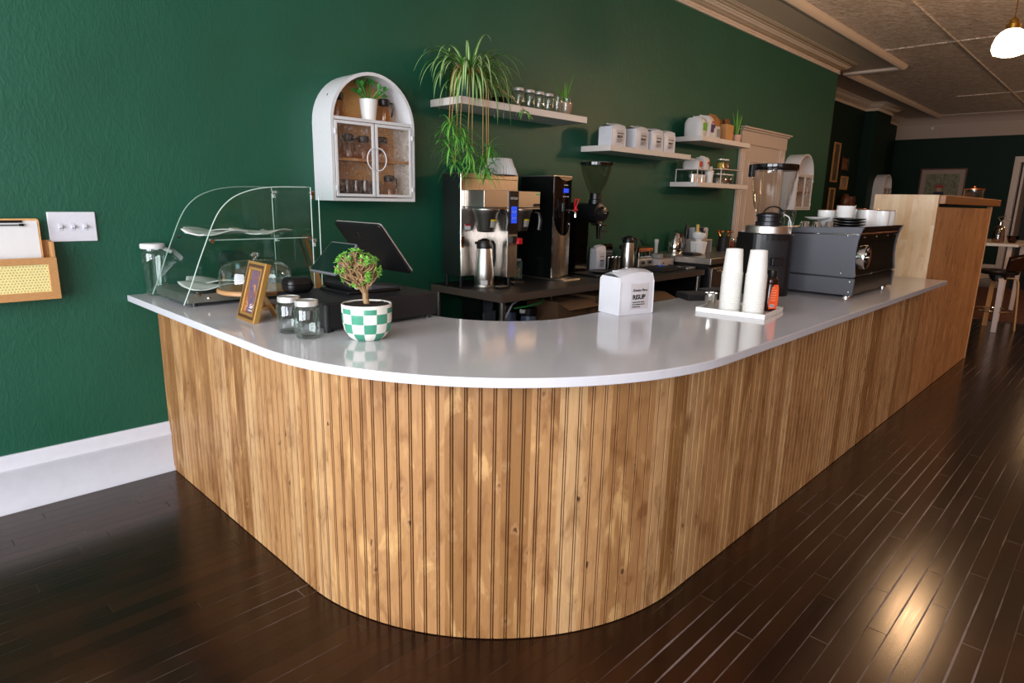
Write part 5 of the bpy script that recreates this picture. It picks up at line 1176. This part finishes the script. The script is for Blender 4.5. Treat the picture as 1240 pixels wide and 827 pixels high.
t = Thing('small_potted_plant', 'small ribbed peach pot with a few thin upright leaves on the long shelf', 'potted plant', (2.81, -.18, S1), world=False)
PEACH = flat('peach_pot', '#c9a08c', .5)
t.part('pot', M().lathe([(.0, 0), (.045, 0), (.058, .095), (.056, .097), (.05, .085), (.0, .083)], 0, 0, 0, 60, fl=lambda a, z: .018 * math.cos(20 * a)), PEACH, smooth=50)
m = M()
for a, L, dr in ((2.9, .22, .12), (.2, .26, .02), (1.2, .14, .1), (4.2, .17, .12), (3.4, .14, .2), (5.2, .13, .1), (0.9, .2, .03)):
    blade(m, (.01 * math.cos(a), .01 * math.sin(a), .08), (math.cos(a) * .45, math.sin(a) * .3, 1), L, dr, .008)
t.part('foliage', m, SNAKE, smooth=True)

# ---- coffee bags on the second shelf
GB = 'white lettered coffee bags on the shelf'
bag('white lettered coffee bag at the end nearest the long plant shelf', GB, (3.385, -.215, S2 + .001), 0, .19, .13, .155)
bag('second white lettered coffee bag along the shelf, its plain side showing', GB, (3.725, -.215, S2 + .001), .03, .19, .13, .165)
bag('third white lettered coffee bag along the shelf, close to the last', GB, (3.965, -.23, S2 + .001), -.03, .165, .105, .165)
bag('last white lettered coffee bag, beside the shelf of kraft bags', GB, (4.165, -.23, S2 + .001), -.06, .165, .105, .165)

# ---- top shelf by the door
def sack(label, x, y, z, w, d, h, mat, rz=0., name='retail_bag', patch=None, pm=None, group=None, pinch=.3):
    t = Thing(name, label, 'bag', (x, y, z), rz, group, world=False)
    m = M()
    def g(u, v):
        a = 2 * PI * u; c, s_ = math.cos(a), math.sin(a); k = 1 / max(abs(c) ** 4 + abs(s_) ** 4, 1e-6) ** .25
        top = max(0, (v - .72) / .28); bul = 1 + .05 * math.sin(PI * v)
        return (c * k * w / 2 * bul * (1 - .12 * top), s_ * k * d / 2 * bul * (1 - pinch * top ** 2), v * h)
    m.grid(g, 28, 14); m.grid(lambda u, v: ((u - .5) * w * .8, (v - .5) * d * (1 - pinch) * .9, h), 4, 2)
    b = t.part('bag_body', m, mat, smooth=50)
    t.part('top_seal', M().box(-w * .42, w * .42, -.004, .004, h - .005, h + .012), mat, bevel=.002)
    if patch: t.part('print_patch', M().box(patch[0], patch[1], -d / 2 - d * .028 - .003, -d / 2 - d * .02, patch[2], patch[3]), pm, parent=b, bevel=.001)
    return t
WB = flat('white_paper_bag', '#cfcbc8', .55, bump=.3, bs=18)
sack('plump white bag with a bright green label on the top shelf', 4.80, -.17, S3, .12, .19, .175, WB, 0, patch=(-.03, .035, .055, .125), pm=GREENP)
q = sack('white bag with purple and red print next to the green label bag', 4.955, -.16, S3, .15, .20, .205, WB, 0, patch=(-.02, .06, .05, .125), pm=PURP)
q.part('red_mark', M().box(.0, .03, -.1075, -.104, .135, .155), RED)
sack('tall brown kraft bag behind the little white pouch', 5.16, -.15, S3, .16, .12, .235, KRAFT, 0, name='kraft_bag', pinch=.75)
t = Thing('kraft_bag', 'dark brown folded kraft bag between the tall and the short kraft bags', 'bag', (5.33, -.10, S3), world=False); t.part('bag_body', M().box(-.09, .09, -.05, .05, 0, .215), KRAFTD, bevel=.006); t.part('top_fold', M().box(-.09, .09, -.06, -.045, .17, .213), KRAFTD, bevel=.003)
t = Thing('kraft_bag', 'short open kraft bag with its flap up at the shelf edge', 'bag', (5.40, -.235, S3), rz=.05, world=False); t.part('bag_body', M().prism([(-.085, 0, 0), (.085, 0, 0), (.088, 0, .165), (-.088, 0, .165)], (0, .08, 0)), flat('pale_kraft_paper', '#c2915a', .75, bump=.2, bs=40), bevel=.004, label='pale tan front'); t.part('top_flap', M().prism([(-.02, .05, .165), (.088, .05, .165), (.088, .05, .225), (-.04, .05, .225)], (0, .003, 0)), KRAFTD)
t = Thing('white_pouch', 'little white pouch with grey label before the tall kraft bag', 'pouch', (5.055, -.255, S3), world=False); t.part('pouch_body', M().prism([(-.06, -.02, 0), (.06, -.02, 0), (.065, -.012, .115), (-.065, -.012, .115)], (0, .045, 0)), WB, bevel=.004); t.part('grey_label', M().box(-.01, .058, -.0225, -.0185, .015, .09, rx=-.07), flat('label_mid_grey', '#8d8a8e', .5))
t = Thing('snake_plant', 'little snake plant in a pale pot at the top shelf end', 'potted plant', (5.64, -.19, S3), world=False); t.part('pot', M().lathe([(.0, 0), (.045, 0), (.055, .085), (.05, .085), (.0, .075)], 0, 0, 0, 24), PEACH, smooth=50)
m = M()
for a, L, dr in ((2.9, .25, .05), (.2, .24, .03), (1.2, .2, .02), (4.4, .22, .04), (3.6, .27, .05), (5.5, .19, .05)): blade(m, (.015 * math.cos(a), .015 * math.sin(a), .07), (math.cos(a) * .28, math.sin(a) * .2, 1), L, dr, .014)
t.part('foliage', m, SNAKE, smooth=True)

# ---- lowest shelf: two risers with jars
def riser(label, x0, x1, y0, y1, h):
    t = Thing('shelf_riser', label, 'riser', ((x0 + x1) / 2, (y0 + y1) / 2, S4), group='white shelf risers'); t.part('riser_top', M().box(x0, x1, y0, y1, S4 + h - .008, S4 + h), SHELFW, bevel=.002)
    for x in (x0, x1 - .008):
        for y in (y0, y1 - .008): t.part('leg', M().box(x, x + .008, y, y + .008, S4, S4 + h - .0085), SHELFW)
riser('white shelf riser with two printed packets on it', 4.735, 5.05, -.27, -.03, .125)
riser('white shelf riser nearer the door casing with a yellow topped jar', 5.22, 5.72, -.27, -.05, .15)
for k, (x, y, pm, lab) in enumerate(((4.80, -.17, RED, 'white packet with a dark red picture on the riser'), (4.95, -.19, RED, 'taller white packet with small red mark on the riser'))):
    sack(lab, x, y, S4 + .1255, .10, .17 - .04 * k, .09 + .03 * k, WB, 0, name='printed_packet', patch=((-.02, .03, .02, .07) if k == 0 else (-.01, .025, .05, .075)), pm=pm)
tin = None
for k, x in enumerate((4.775, 4.865, 4.955, 5.01)):
    t_ = Thing('spice_tin', ['small clear topped tin at the open end under the first riser', 'second small tin under the riser with printed packets', 'third small tin under the riser with printed packets', 'small tin tucked by the riser leg nearest the white jug'][k], 'tin', (x, -.20 if k < 3 else -.12, S4), group='small tins under the riser', world=False)
    t_.part('tin_body', M().lathe([(.0, 0), (.036, 0), (.036, .04), (.0, .041)], 0, 0, 0, 20), STEEL, smooth=30); t_.part('tin_lid', M().lathe([(.037, .042), (.037, .075), (.034, .078), (.0, .078)], 0, 0, 0, 20), LIDM, smooth=30)
t = Thing('napkin_jug', 'white jug stuffed with white napkins between the two risers', 'jug', (5.10, -.2, S4), world=False); t.part('jug_body', M().lathe([(.0, 0), (.035, 0), (.046, .12), (.042, .12), (.0, .1)], 0, 0, 0, 20), WHITEC, smooth=50); t.part('napkins', M().box(-.03, .0, -.02, .02, .1, .155, ry=.2).box(-.0, .03, -.02, .02, .1, .165, ry=-.15), PAPER, bevel=.004)
t = Thing('brown_jar', 'dark brown jar beside the white napkin jug', 'jar', (5.18, -.13, S4), world=False); t.part('jar_body', M().lathe([(.0, 0), (.03, 0), (.03, .09), (.022, .1)], 0, 0, 0, 18), HONEY, smooth=40); t.part('jar_lid', M().cyl((0, 0, .1), .026, .02, 18), BLACK, smooth=30)
for k, (x, c, lab) in enumerate(((5.35, '#c9a03a', 'small jar of yellow spice on top of the riser'), (5.45, '#8a4a35', 'small jar of reddish spice on top of the riser'))):
    tt = Thing('spice_jar', lab, 'jar', (x, -.19, S4 + .1505), world=False); tt.part('jar_glass', M().lathe([(.0, 0), (.04, 0), (.04, .085), (.036, .09)], 0, 0, 0, 20, cap=False), GLASS, smooth=True); tt.part('spice', M().cyl((0, 0, .002), .037, .06, 20), flat('spice_fill_%d' % k, c, .7), smooth=30); tt.part('jar_lid', M().cyl((0, 0, .09), .039, .012, 20), LIDM, smooth=30)
for k, x in enumerate((5.33, 5.45, 5.57)):
    tt = Thing('storage_tub', ['clear tub with pale contents under the yellow topped riser, nearest the brown jar', 'middle clear tub with brown contents under the riser', 'clear tub with dark contents under the riser, nearest the door'][k], 'tub', (x, -.18, S4), group='clear tubs under the riser', world=False); tt.part('tub_glass', M().lathe([(.0, 0.001), (.048, 0.001), (.05, .09), (.046, .095)], 0, 0, 0, 22, cap=False), GLASS, smooth=True); tt.part('contents', M().cyl((0, 0, .003), .045, .055, 20), flat('tub_fill_%d' % k, ('#8f8478', '#6a4a33', '#3c2a20')[k], .8), smooth=30); tt.part('tub_lid', M().cyl((0, 0, .095), .05, .01, 22), LIDM, smooth=30)

# ---- arched wall cabinet (three of them along the wall)
def arch_pts(w, zs, r_in=0., n=22, base=0.):
    """outline in x,z: up one side, round the arch, down the other"""
    r = w / 2 - r_in
    return [(r, base)] + [(r * math.cos(a), zs + r * math.sin(a)) for a in [PI * i / n for i in range(n + 1)]] + [(-r, base)]
AW, AD, AZS = .56, .20, .425
def arch_cabinet(label, loc):
    t = Thing('arched_cabinet', label, 'wall cabinet', loc, group='white arched wall cabinets', world=False)
    o_, i_ = arch_pts(AW, AZS), arch_pts(AW, AZS, .018, base=.018)
    f3 = lambda ps, y: [(x, y, z) for x, z in ps]
    t.part('shell', M().ring(f3(o_, -AD), f3(i_, -AD), (0, AD - .001, 0)), CABW, smooth=35)
    t.part('back_panel', M().prism(f3(arch_pts(AW, AZS, .019, base=.019), -.012), (0, .006, 0)), OAKB, label='wood grained back panel')
    ib = AW / 2 - .0185
    t.part('upper_ledge', M().box(-ib, ib, -AD + .002, -.013, .435, .452), CABW, bevel=.001)
    t.part('inner_shelf', M().box(-ib, ib, -AD + .03, -.013, .222, .236), OAKL, label='light wood inner shelf')
    for s_ in (-1, 1):
        xa, xb = (-ib + .004, -.004) if s_ < 0 else (.004, ib - .004)
        zz0, zz1 = .024, .431
        d = t.part('door', M().ring([(xa, -AD - .002, zz0), (xb, -AD - .002, zz0), (xb, -AD - .002, zz1), (xa, -AD - .002, zz1)], [(xa + .016, -AD - .002, zz0 + .016), (xb - .016, -AD - .002, zz0 + .016), (xb - .016, -AD - .002, zz1 - .016), (xa + .016, -AD - .002, zz1 - .016)], (0, .012, 0)), CABW, bevel=.002)
        t.part('ripple_pane', M().box(xa + .016, xb - .016, -AD + .004, -AD + .007, zz0 + .016, zz1 - .016), REEDED, parent=d)
        a0, a1 = (PI / 2, 1.5 * PI) if s_ < 0 else (-PI / 2, PI / 2)
        pts = [(s_ * .012 + .052 * math.cos(a), -AD - .016, .235 + .062 * math.sin(a)) for a in [a0 + (a1 - a0) * i / 14 for i in range(15)]]
        hd = t.part('handle', M().tube([(pts[0][0], -AD - .002, pts[0][2])] + pts + [(pts[-1][0], -AD - .002, pts[-1][2])], .0034, 7), CABW, parent=d, smooth=True)
        for z in (.07, .37): t.part('hinge', M().cyl((-ib + .003 if s_ < 0 else ib - .003, -AD - .006, z - .012), .006, .026, 10), CABW, parent=d)
    return t.e
ac = arch_cabinet('white arched wall cabinet with a potted plant on top ledge, above the till', (1.116, 0, 1.388))
AX, AZ = 1.116, 1.388
dup(ac, (7.69, 0, 1.36), label='white arched wall cabinet beyond the door casing, behind the grinder hopper')
dup(ac, (13.74, .59, 1.36), label='white arched wall cabinet farthest away, rising behind the tall wooden bar')
# contents of the nearest cabinet
t = Thing('potted_succulent', 'green leafy plant in a white pot on the top ledge of arched cabinet', 'potted plant', (AX + .005, -.135, AZ + .4525), world=False)
t.part('pot', M().lathe([(.0, 0), (.04, 0), (.042, .03), (.043, .03), (.052, .115), (.049, .116), (.046, .1), (.0, .098)], 0, 0, 0, 32), WHITEC, smooth=40)
m = M(); st_ = M(); R5 = random.Random(5)
for k in range(15):
    a = R5.uniform(0, 2 * PI); L = R5.uniform(.05, .12); d = Vector((math.cos(a) * .9, math.sin(a) * .35 - .1, R5.uniform(.3, 1.1))).normalized(); e = Vector((0, 0, .1)) + d * L
    st_.tube([(0, 0, .095), tuple(Vector((0, 0, .1)) + d * L * .5), tuple(e)], .003, 5)
    for j in range(5):
        dd = (d + Vector((R5.uniform(-1, 1), R5.uniform(-.6, .6), R5.uniform(-.4, .8)))).normalized(); st = len(m.v); m.ball((0, 0, 0), .017, .010, .003, 8, 5); m.xf(Matrix.Translation(e + dd * .016) @ dd.to_track_quat('X', 'Z').to_matrix().to_4x4(), st)
t.part('stem', st_, PLEAF); t.part('foliage', m, PLEAF, smooth=True)
def carafe(label, x, y, z, group, h=.11, rz=0.):
    t = Thing('glass_carafe', label, 'carafe', (x, y, z), rz, group, world=False)
    t.part('glass_body', M().lathe([(.0, .001), (.043, .001), (.045, .006), (.036, h * .6), (.028, h * .74)], 0, 0, 0, 22, cap=False), clear('tinted_carafe', '#f0e2d2', .05, .5), smooth=True)
    t.part('lid', M().lathe([(.029, h * .72), (.033, h * .75), (.033, h * .95), (.027, h), (.0, h)], 0, 0, 0, 22), BLACK, smooth=30)
    t.part('handle', M().tube([(.03, 0, h * .88), (.058, 0, h * .86), (.064, 0, h * .65), (.056, 0, h * .35), (.05, 0, h * .3)], .0055, 7), BLACK, smooth=True)
    return t.e
GK = 'black lidded carafes in the arched cabinet'
k0 = carafe('black lidded glass carafe on the top ledge, handle toward the pocket end', AX - .18, -.11, AZ + .4525, GK, .135, PI)
dup(k0, (AX + .135, -.10, AZ + .4525), 0, 'black lidded glass carafe on the top ledge behind the white pot')
dup(k0, (AX - .215, -.07, AZ + .2365), 2.6, 'black lidded carafe at the hinge end of the middle shelf behind ripple glass')
dup(k0, (AX - .115, -.10, AZ + .2365), 3.6, 'second black lidded carafe along the middle shelf behind ripple glass')
dup(k0, (AX - .0, -.08, AZ + .2365), 2.8, 'black lidded carafe right behind the round door handles')
dup(k0, (AX + .115, -.10, AZ + .2365), 3.9, 'black lidded carafe on the middle shelf behind the far ripple glass door')
dup(k0, (AX + .155, -.11, AZ + .0185), .2, 'black lidded carafe on the cabinet floor behind the far door')
bo = None
for k, x in enumerate((-.20, -.14, -.08, -.02, .05)):
    o = M().lathe([(.0, .001), (.028, .001), (.03, .005), (.03, .075), (.026, .095), (.027, .1)], 0, 0, 0, 20, cap=False).build('amber_tumbler', clear('amber_solid', '#a04028', .1, .7, .1), smooth=50) if k == 0 else bo.copy()
    if k == 0: bo = o
    else: COL.objects.link(o)
    o.location = (AX + x, -.12, AZ + .0185); tag(o, 'dark amber tumbler on the floor of the arched cabinet behind ripple glass', 'tumbler', 'amber tumblers in the arched cabinet')
o = M().lathe([(.0, 0), (.03, 0), (.045, .04), (.03, .08), (.012, .1), (.02, .14), (.0, .15)], 7.58, -.1, 1.36 + .4525, 20).build('ceramic_vase', flat('vase_mauve', '#7a5a50', .3), loc=(7.58, -.1, 1.36 + .4525), smooth=True); tag(o, 'small brown vase in the arched cabinet beyond the door', 'vase')

# ================================================================== FAR END OF THE ROOM
def wall_frame(label, x0, x1, z0, z1, fm, im, y=.80, th=.03, mat_w=0., group='frames on the recessed wall'):
    t = Thing('wall_frame', label, 'picture', ((x0 + x1) / 2, y, (z0 + z1) / 2), group=group)
    lp = lambda a: [(x0 + a, y - .03, z0 + a), (x1 - a, y - .03, z0 + a), (x1 - a, y - .03, z1 - a), (x0 + a, y - .03, z1 - a)]
    t.part('frame', M().ring(lp(0), lp(th), (0, .028, 0)), fm, bevel=.003)
    if mat_w: t.part('mount', M().ring(lp(th), lp(th + mat_w), (0, .02, 0)), CASING)
    t.part('picture', M().box(x0 + th, x1 - th, y - .012, y - .006, z0 + th, z1 - th), im)
DK = m_picture('old_print', [(.3, '#2c2318'), (.5, '#5a4a34'), (.7, '#7a6a4e')], 9.)
wall_frame('tall narrow wood framed print highest on the recessed dark wall', 11.56, 11.88, 1.85, 2.55, OAKL, DK)
wall_frame('tall wood framed print lowest on the recessed dark wall', 11.58, 11.87, 1.25, 1.75, OAKL, DK)
wall_frame('small dark framed picture beside the highest tall frame on recessed wall', 12.03, 12.43, 2.07, 2.33, DARKW, m_picture('brown_print', [(.3, '#4a2a14'), (.6, '#8a5a30'), (.8, '#3a2010')], 7.))
wall_frame('small pale picture in a light wood frame on the recessed dark wall', 12.13, 12.51, 1.73, 1.98, OAKL, m_picture('pale_print', [(.3, '#7c7364'), (.7, '#a39a88')], 5.), th=.04)
o = M().lathe([(.0, 0), (.07, 0), (.1, .12), (.05, .24), (.0, .26)], 12.25, .70, 1.40, 18).build('brown_jug', flat('jug_brown', '#6b3a20', .35), loc=(12.25, .70, 1.40), smooth=True); tag(o, 'rounded brown jug on the small ledge of the recessed wall', 'jug')
o = M().lathe([(.0, 0), (.08, 0), (.09, .2), (.06, .22), (.0, .22)], 12.55, .70, 1.40, 18).build('brown_pot', flat('pot_brown', '#5a2f1a', .35), loc=(12.55, .70, 1.40), smooth=40); tag(o, 'straight sided brown pot on the small ledge of the recessed wall', 'pot')
o = M().box(11.95, 12.9, .6, .808, 1.37, 1.40).build('wall_ledge', DARKW, loc=(12.4, .7, 1.4), bevel=.003); tag(o, 'small dark wooden ledge under the brown jug and pot', 'shelf')
# portrait on the back wall
t = Thing('framed_painting', 'framed painting with wide pale mount on the dark back wall', 'painting', (XB, -.1, 2.0))
def lp(a, x): return [(x, -.535 + a, 1.55 + a), (x, .345 - a, 1.55 + a), (x, .345 - a, 2.285 - a), (x, -.535 + a, 2.285 - a)]
t.part('frame', M().ring(lp(0, XB - .035), lp(.03, XB - .035), (.033, 0, 0)), m_grain('dark_frame', '#5a3422', '#6e4630', '#3a2014'), bevel=.003)
t.part('mount', M().ring(lp(.03, XB - .02), lp(.12, XB - .02), (.018, 0, 0)), flat('pale_mount', '#9c8a7e', .6))
cv = t.part('canvas', M().box(XB - .014, XB - .008, -.415, .225, 1.67, 2.165), m_picture('painted_garden', [(.3, '#3c4030'), (.42, '#6a6a4e'), (.5, '#86826a'), (.58, '#52583c'), (.7, '#8a7a6c')], 8.))
t.part('painted_coat', M().prism([(XB - .0155, -.18, 1.67), (XB - .0155, .06, 1.67), (XB - .0155, .03, 1.78), (XB - .0155, -.15, 1.78)], (.001, 0, 0)), flat('painted_navy', '#171a33', .6), parent=cv)
t.part('painted_face', M().lathe([(.0, 0), (.05, 0), (.05, .001), (.0, .001)], XB - .0165, -.06, 1.83, 20, axis='X'), flat('painted_skin', '#b08a7a', .6), parent=cv)
t.part('painted_hat', M().prism([(XB - .0185, -.15, 1.865), (XB - .0185, .03, 1.865), (XB - .0185, .01, 1.915), (XB - .0185, -.04, 1.935), (XB - .0185, -.12, 1.92)], (.001, 0, 0)), flat('painted_red', '#a03228', .6), parent=cv)
o = M().box(XB - .06, XB - .031, .22, .27, 3.12, 3.17).build('motion_sensor', TRIMW, loc=(XB - .045, .245, 3.14), bevel=.006); tag(o, 'tiny white sensor high on the upper back wall', 'sensor')
# glass dish on the bar
t = Thing('glass_canister', 'round clear glass dish with copper rim on the tall wooden bar', 'dish', (5.66, -2.355, 1.507), world=False)
t.part('glass_body', M().lathe([(.0, .002), (.072, .002), (.074, .006), (.074, .072)], 0, 0, 0, 32, cap=False), GLASS, smooth=True); t.part('rim', M().tube([(.076 * math.cos(a), .076 * math.sin(a), .076) for a in [2 * PI * i / 32 for i in range(32)]], .004, 6, closed=True), COPPER, smooth=True); t.part('knob', M().ball((0, 0, .09), .012), COPPER, smooth=True); t.part('glass_lid', M().lathe([(.074, .077), (.03, .081), (.0, .082)], 0, 0, 0, 32), GLASS, smooth=True)
# high table, stool, rug
t = Thing('high_table', 'white topped high table beyond the tall wooden bar', 'table', (9.8, -1.95, 0))
t.part('table_top', M().box(9.05, 10.55, -2.37, -1.55, .965, 1.0), flat('table_white', '#d8cfc8', .25), bevel=.004)
for x in (9.15, 10.42):
    for y in (-2.28, -1.66): t.part('leg', M().box(x - .025, x + .025, y - .025, y + .025, 0, .964), CASING, bevel=.003)
t = Thing('low_panel', 'pale low wooden panel standing on the floor under the high table', 'panel', (9.7, -1.7, 0)); t.part('panel', M().box(9.3, 10.2, -1.75, -1.71, .02, .62), CASING, bevel=.003); t.part('panel_foot', M().box(9.3, 10.2, -1.8, -1.66, 0, .02), CASING)
t = Thing('water_bottle', 'ribbed glass bottle with a silver swing spout on the high table', 'bottle', (9.3, -2.12, 1.0), world=False)
t.part('bottle_glass', M().lathe([(.0, .002), (.062, .002), (.066, .01), (.066, .06), (.058, .16), (.05, .2), (.03, .22)], 0, 0, 0, 24, cap=False, fl=lambda a, z: .05 * math.cos(8 * a) * math.cos(90 * z)), clear('rose_glass', '#d7b9a8', .12, .8), smooth=True); t.part('spout', M().cyl((0, 0, .22), .02, .04, 14).tube([(0, 0, .26), (.0, -.03, .29), (0, -.1, .30)], .01, 7).tube([(0, 0, .26), (.02, .04, .32), (.01, -.04, .34)], .008, 6), CHROME, smooth=True)
o = M().lathe([(.0, 0), (.035, 0), (.05, .02), (.068, .085), (.07, .09), (.064, .088), (.045, .025), (.0, .012)], 9.42, -2.26, 1.0, 24, fl=lambda a, z: .04 * math.cos(8 * a)).build('amber_bowl', AMBER, loc=(9.42, -2.26, 1.0), smooth=50); tag(o, 'dark red glass bowl beside the ribbed bottle on the high table', 'bowl')
t = Thing('upholstered_stool', 'stool with mustard coloured seat showing just past the bar end', 'stool', (8.95, -1.78, 0), world=False)
t.part('seat', M().box(-.19, .19, -.19, .19, .66, .73), flat('mustard', '#8a6420', .8), bevel=.02)
for x in (-.16, .16):
    for y in (-.16, .16): t.part('leg', M().tube([(x, y, .659), (x * 1.15, y * 1.15, .001)], .016, 8), DARKW)
t = Thing('bar_stool', 'bentwood bar stool with dark curved back at the high table', 'stool', (8.42, -2.30, 0), rz=math.radians(8), world=False)
t.part('seat', M().lathe([(.0, .665), (.15, .665), (.19, .675), (.2, .70), (.19, .72), (.1, .71), (.0, .70)], 0, 0, 0, 32), flat('stool_black', '#151010', .35), smooth=40)
t.part('swivel', M().cyl((0, 0, .61), .09, .055, 20).cyl((0, 0, .585), .05, .025, 16), BLACK)
def lg(a):
    c, s_ = math.cos(a), math.sin(a)
    return [(.05 * c, .05 * s_, .625), (.14 * c, .14 * s_, .628), (.185 * c, .185 * s_, .61), (.205 * c, .205 * s_, .56), (.225 * c, .225 * s_, .35), (.25 * c, .25 * s_, .002)]
for k, a in enumerate((math.radians(190), math.radians(280), math.radians(10), math.radians(100))):
    pts = [Vector(p) for p in sm(lg(a), 4)]
    sd = Vector((-math.sin(a), math.cos(a), 0)); m = M(); vs = []; w_ = .026
    for i, p in enumerate(pts):
        d = (pts[min(i + 1, len(pts) - 1)] - pts[max(i - 1, 0)]).normalized(); nn = sd.cross(d) * .009
        vs += [p - sd * w_ - nn, p + sd * w_ - nn, p + sd * w_ + nn, p - sd * w_ + nn]
    n_ = len(pts); m.add(vs, [(i * 4 + q, i * 4 + (q + 1) % 4, i * 4 + 4 + (q + 1) % 4, i * 4 + 4 + q) for i in range(n_ - 1) for q in range(4)] + [(0, 1, 2, 3), tuple((n_ - 1) * 4 + q for q in range(4))])
    t.part('leg', m, flat('leg_sunlit', '#b9aeb0', .35) if k == 0 else TANW, bevel=.002)  # first leg is paler: sunlight on it put into the colour
t.part('foot_ring', M().tube([(.2 * math.cos(a), .2 * math.sin(a), .24) for a in [2 * PI * i / 32 for i in range(32)]], .008, 8, closed=True), CHROME, smooth=True)
def bk(u, v):
    a = -PI / 2 + (u - .5) * 2.5 + .0; r = .21 + .05 * v
    return (-r * math.sin(a) * 1.0 * -1 if False else r * math.cos(a), r * math.sin(a), .72 + .20 * v - .06 * (2 * u - 1) ** 2 * v)
bm = M(); NU, NV = 24, 8; bm.grid(bk, NU, NV)
hole = lambda i, j: 8 <= i < 16 and 3 <= j < 6
bm.f = [f for k, f in enumerate(bm.f) if not hole(k % NU, k // NU)]; bm.fm = {}
t.part('backrest', bm, DARKW, smooth=True, solid=.012)
o = M().box(9.2, 13.5, -3.4, -.6, 0.001, .012).build('patterned_rug', RUG, loc=(11.3, -2.0, 0)); tag(o, 'dark red patterned rug on the floor past the bar stool', 'rug')
# ================================================================== PENDANT LAMPS AND LIGHT
def pendant(label, x, y, z, group='opal globe pendants'):
    t = Thing('pendant_lamp', label, 'lamp', (x, y, z), group=group, world=False)
    t.part('globe', M().lathe([(.0, -.105), (.06, -.103), (.105, -.085), (.122, -.05), (.12, -.01), (.105, .04), (.08, .075), (.045, .098), (.0, .1)], 0, 0, 0, 36), GLOBE, smooth=True)
    t.part('brass_cap', M().lathe([(.05, .093), (.05, .13), (.035, .135), (.03, .165), (.015, .18), (.0, .18)], 0, 0, 0, 24), BRASS, smooth=30)
    t.part('cord', M().tube([(0, 0, .17), (0, 0, ZC - z - .03)], .004, 6), BRASS)
    t.part('ceiling_rose', M().lathe([(.0, ZC - z), (.06, ZC - z), (.06, ZC - z - .015), (.02, ZC - z - .03), (.0, ZC - z - .03)], 0, 0, 0, 24), BRASS, smooth=30)
    l = bpy.data.lights.new('lamp_light', 'POINT'); l.energy = 60; l.color = (1.0, .66, .38); l.shadow_soft_size = .11
    lo = bpy.data.objects.new('lamp_light', l); COL.objects.link(lo); lo.parent = t.e; lo.location = (0, 0, -.24)
    return t.e
pendant('lit white globe pendant lamp on a brass cap under the pressed tin ceiling', 5.56, -2.44, 2.71)
def area(name, loc, size, rot, energy, col):
    l = bpy.data.lights.new(name, 'AREA'); l.shape = 'RECTANGLE'; l.size, l.size_y = size; l.energy = energy; l.color = col
    o = bpy.data.objects.new(name, l); COL.objects.link(o); o.location = loc; o.rotation_euler = rot; return o
# daylight through the two shop windows in the front wall
area('window_and_fill_light', (XF + .05, -4.78, 1.7), (2.4, 2.5), (0, -PI / 2, 0), 290, (.93, .95, 1.0))
area('window_and_fill_light', (XF + .05, -1.85, 1.7), (2.4, 2.5), (0, -PI / 2, 0), 270, (.92, .95, 1.0))
area('window_and_fill_light', (-2.05, YR + .05, 1.7), (2.8, 2.4), (PI / 2, 0, 0), 25, (.92, .95, 1.0))  # added fill at the side window, for sheen on the green wall
# unseen warm lamps and added fill, placed to light the ceiling and opposite wall
for x, y, e in ((7.8, -4.9, 130), (11.8, -4.6, 60), (3.0, -6.2, 22), (14.0, -2.6, 8)):
    l = bpy.data.lights.new('room_lamp_fill', 'POINT'); l.energy = e; l.color = (1.0, .64, .34); l.shadow_soft_size = .12
    o = bpy.data.objects.new('room_lamp_fill', l); COL.objects.link(o); o.location = (x, y, 2.7)
w = bpy.data.worlds.new('daylight_world'); SC.world = w; w.use_nodes = True
bg = w.node_tree.nodes['Background']; bg.inputs[0].default_value = (.75, .85, 1.0, 1); bg.inputs[1].default_value = 1.5
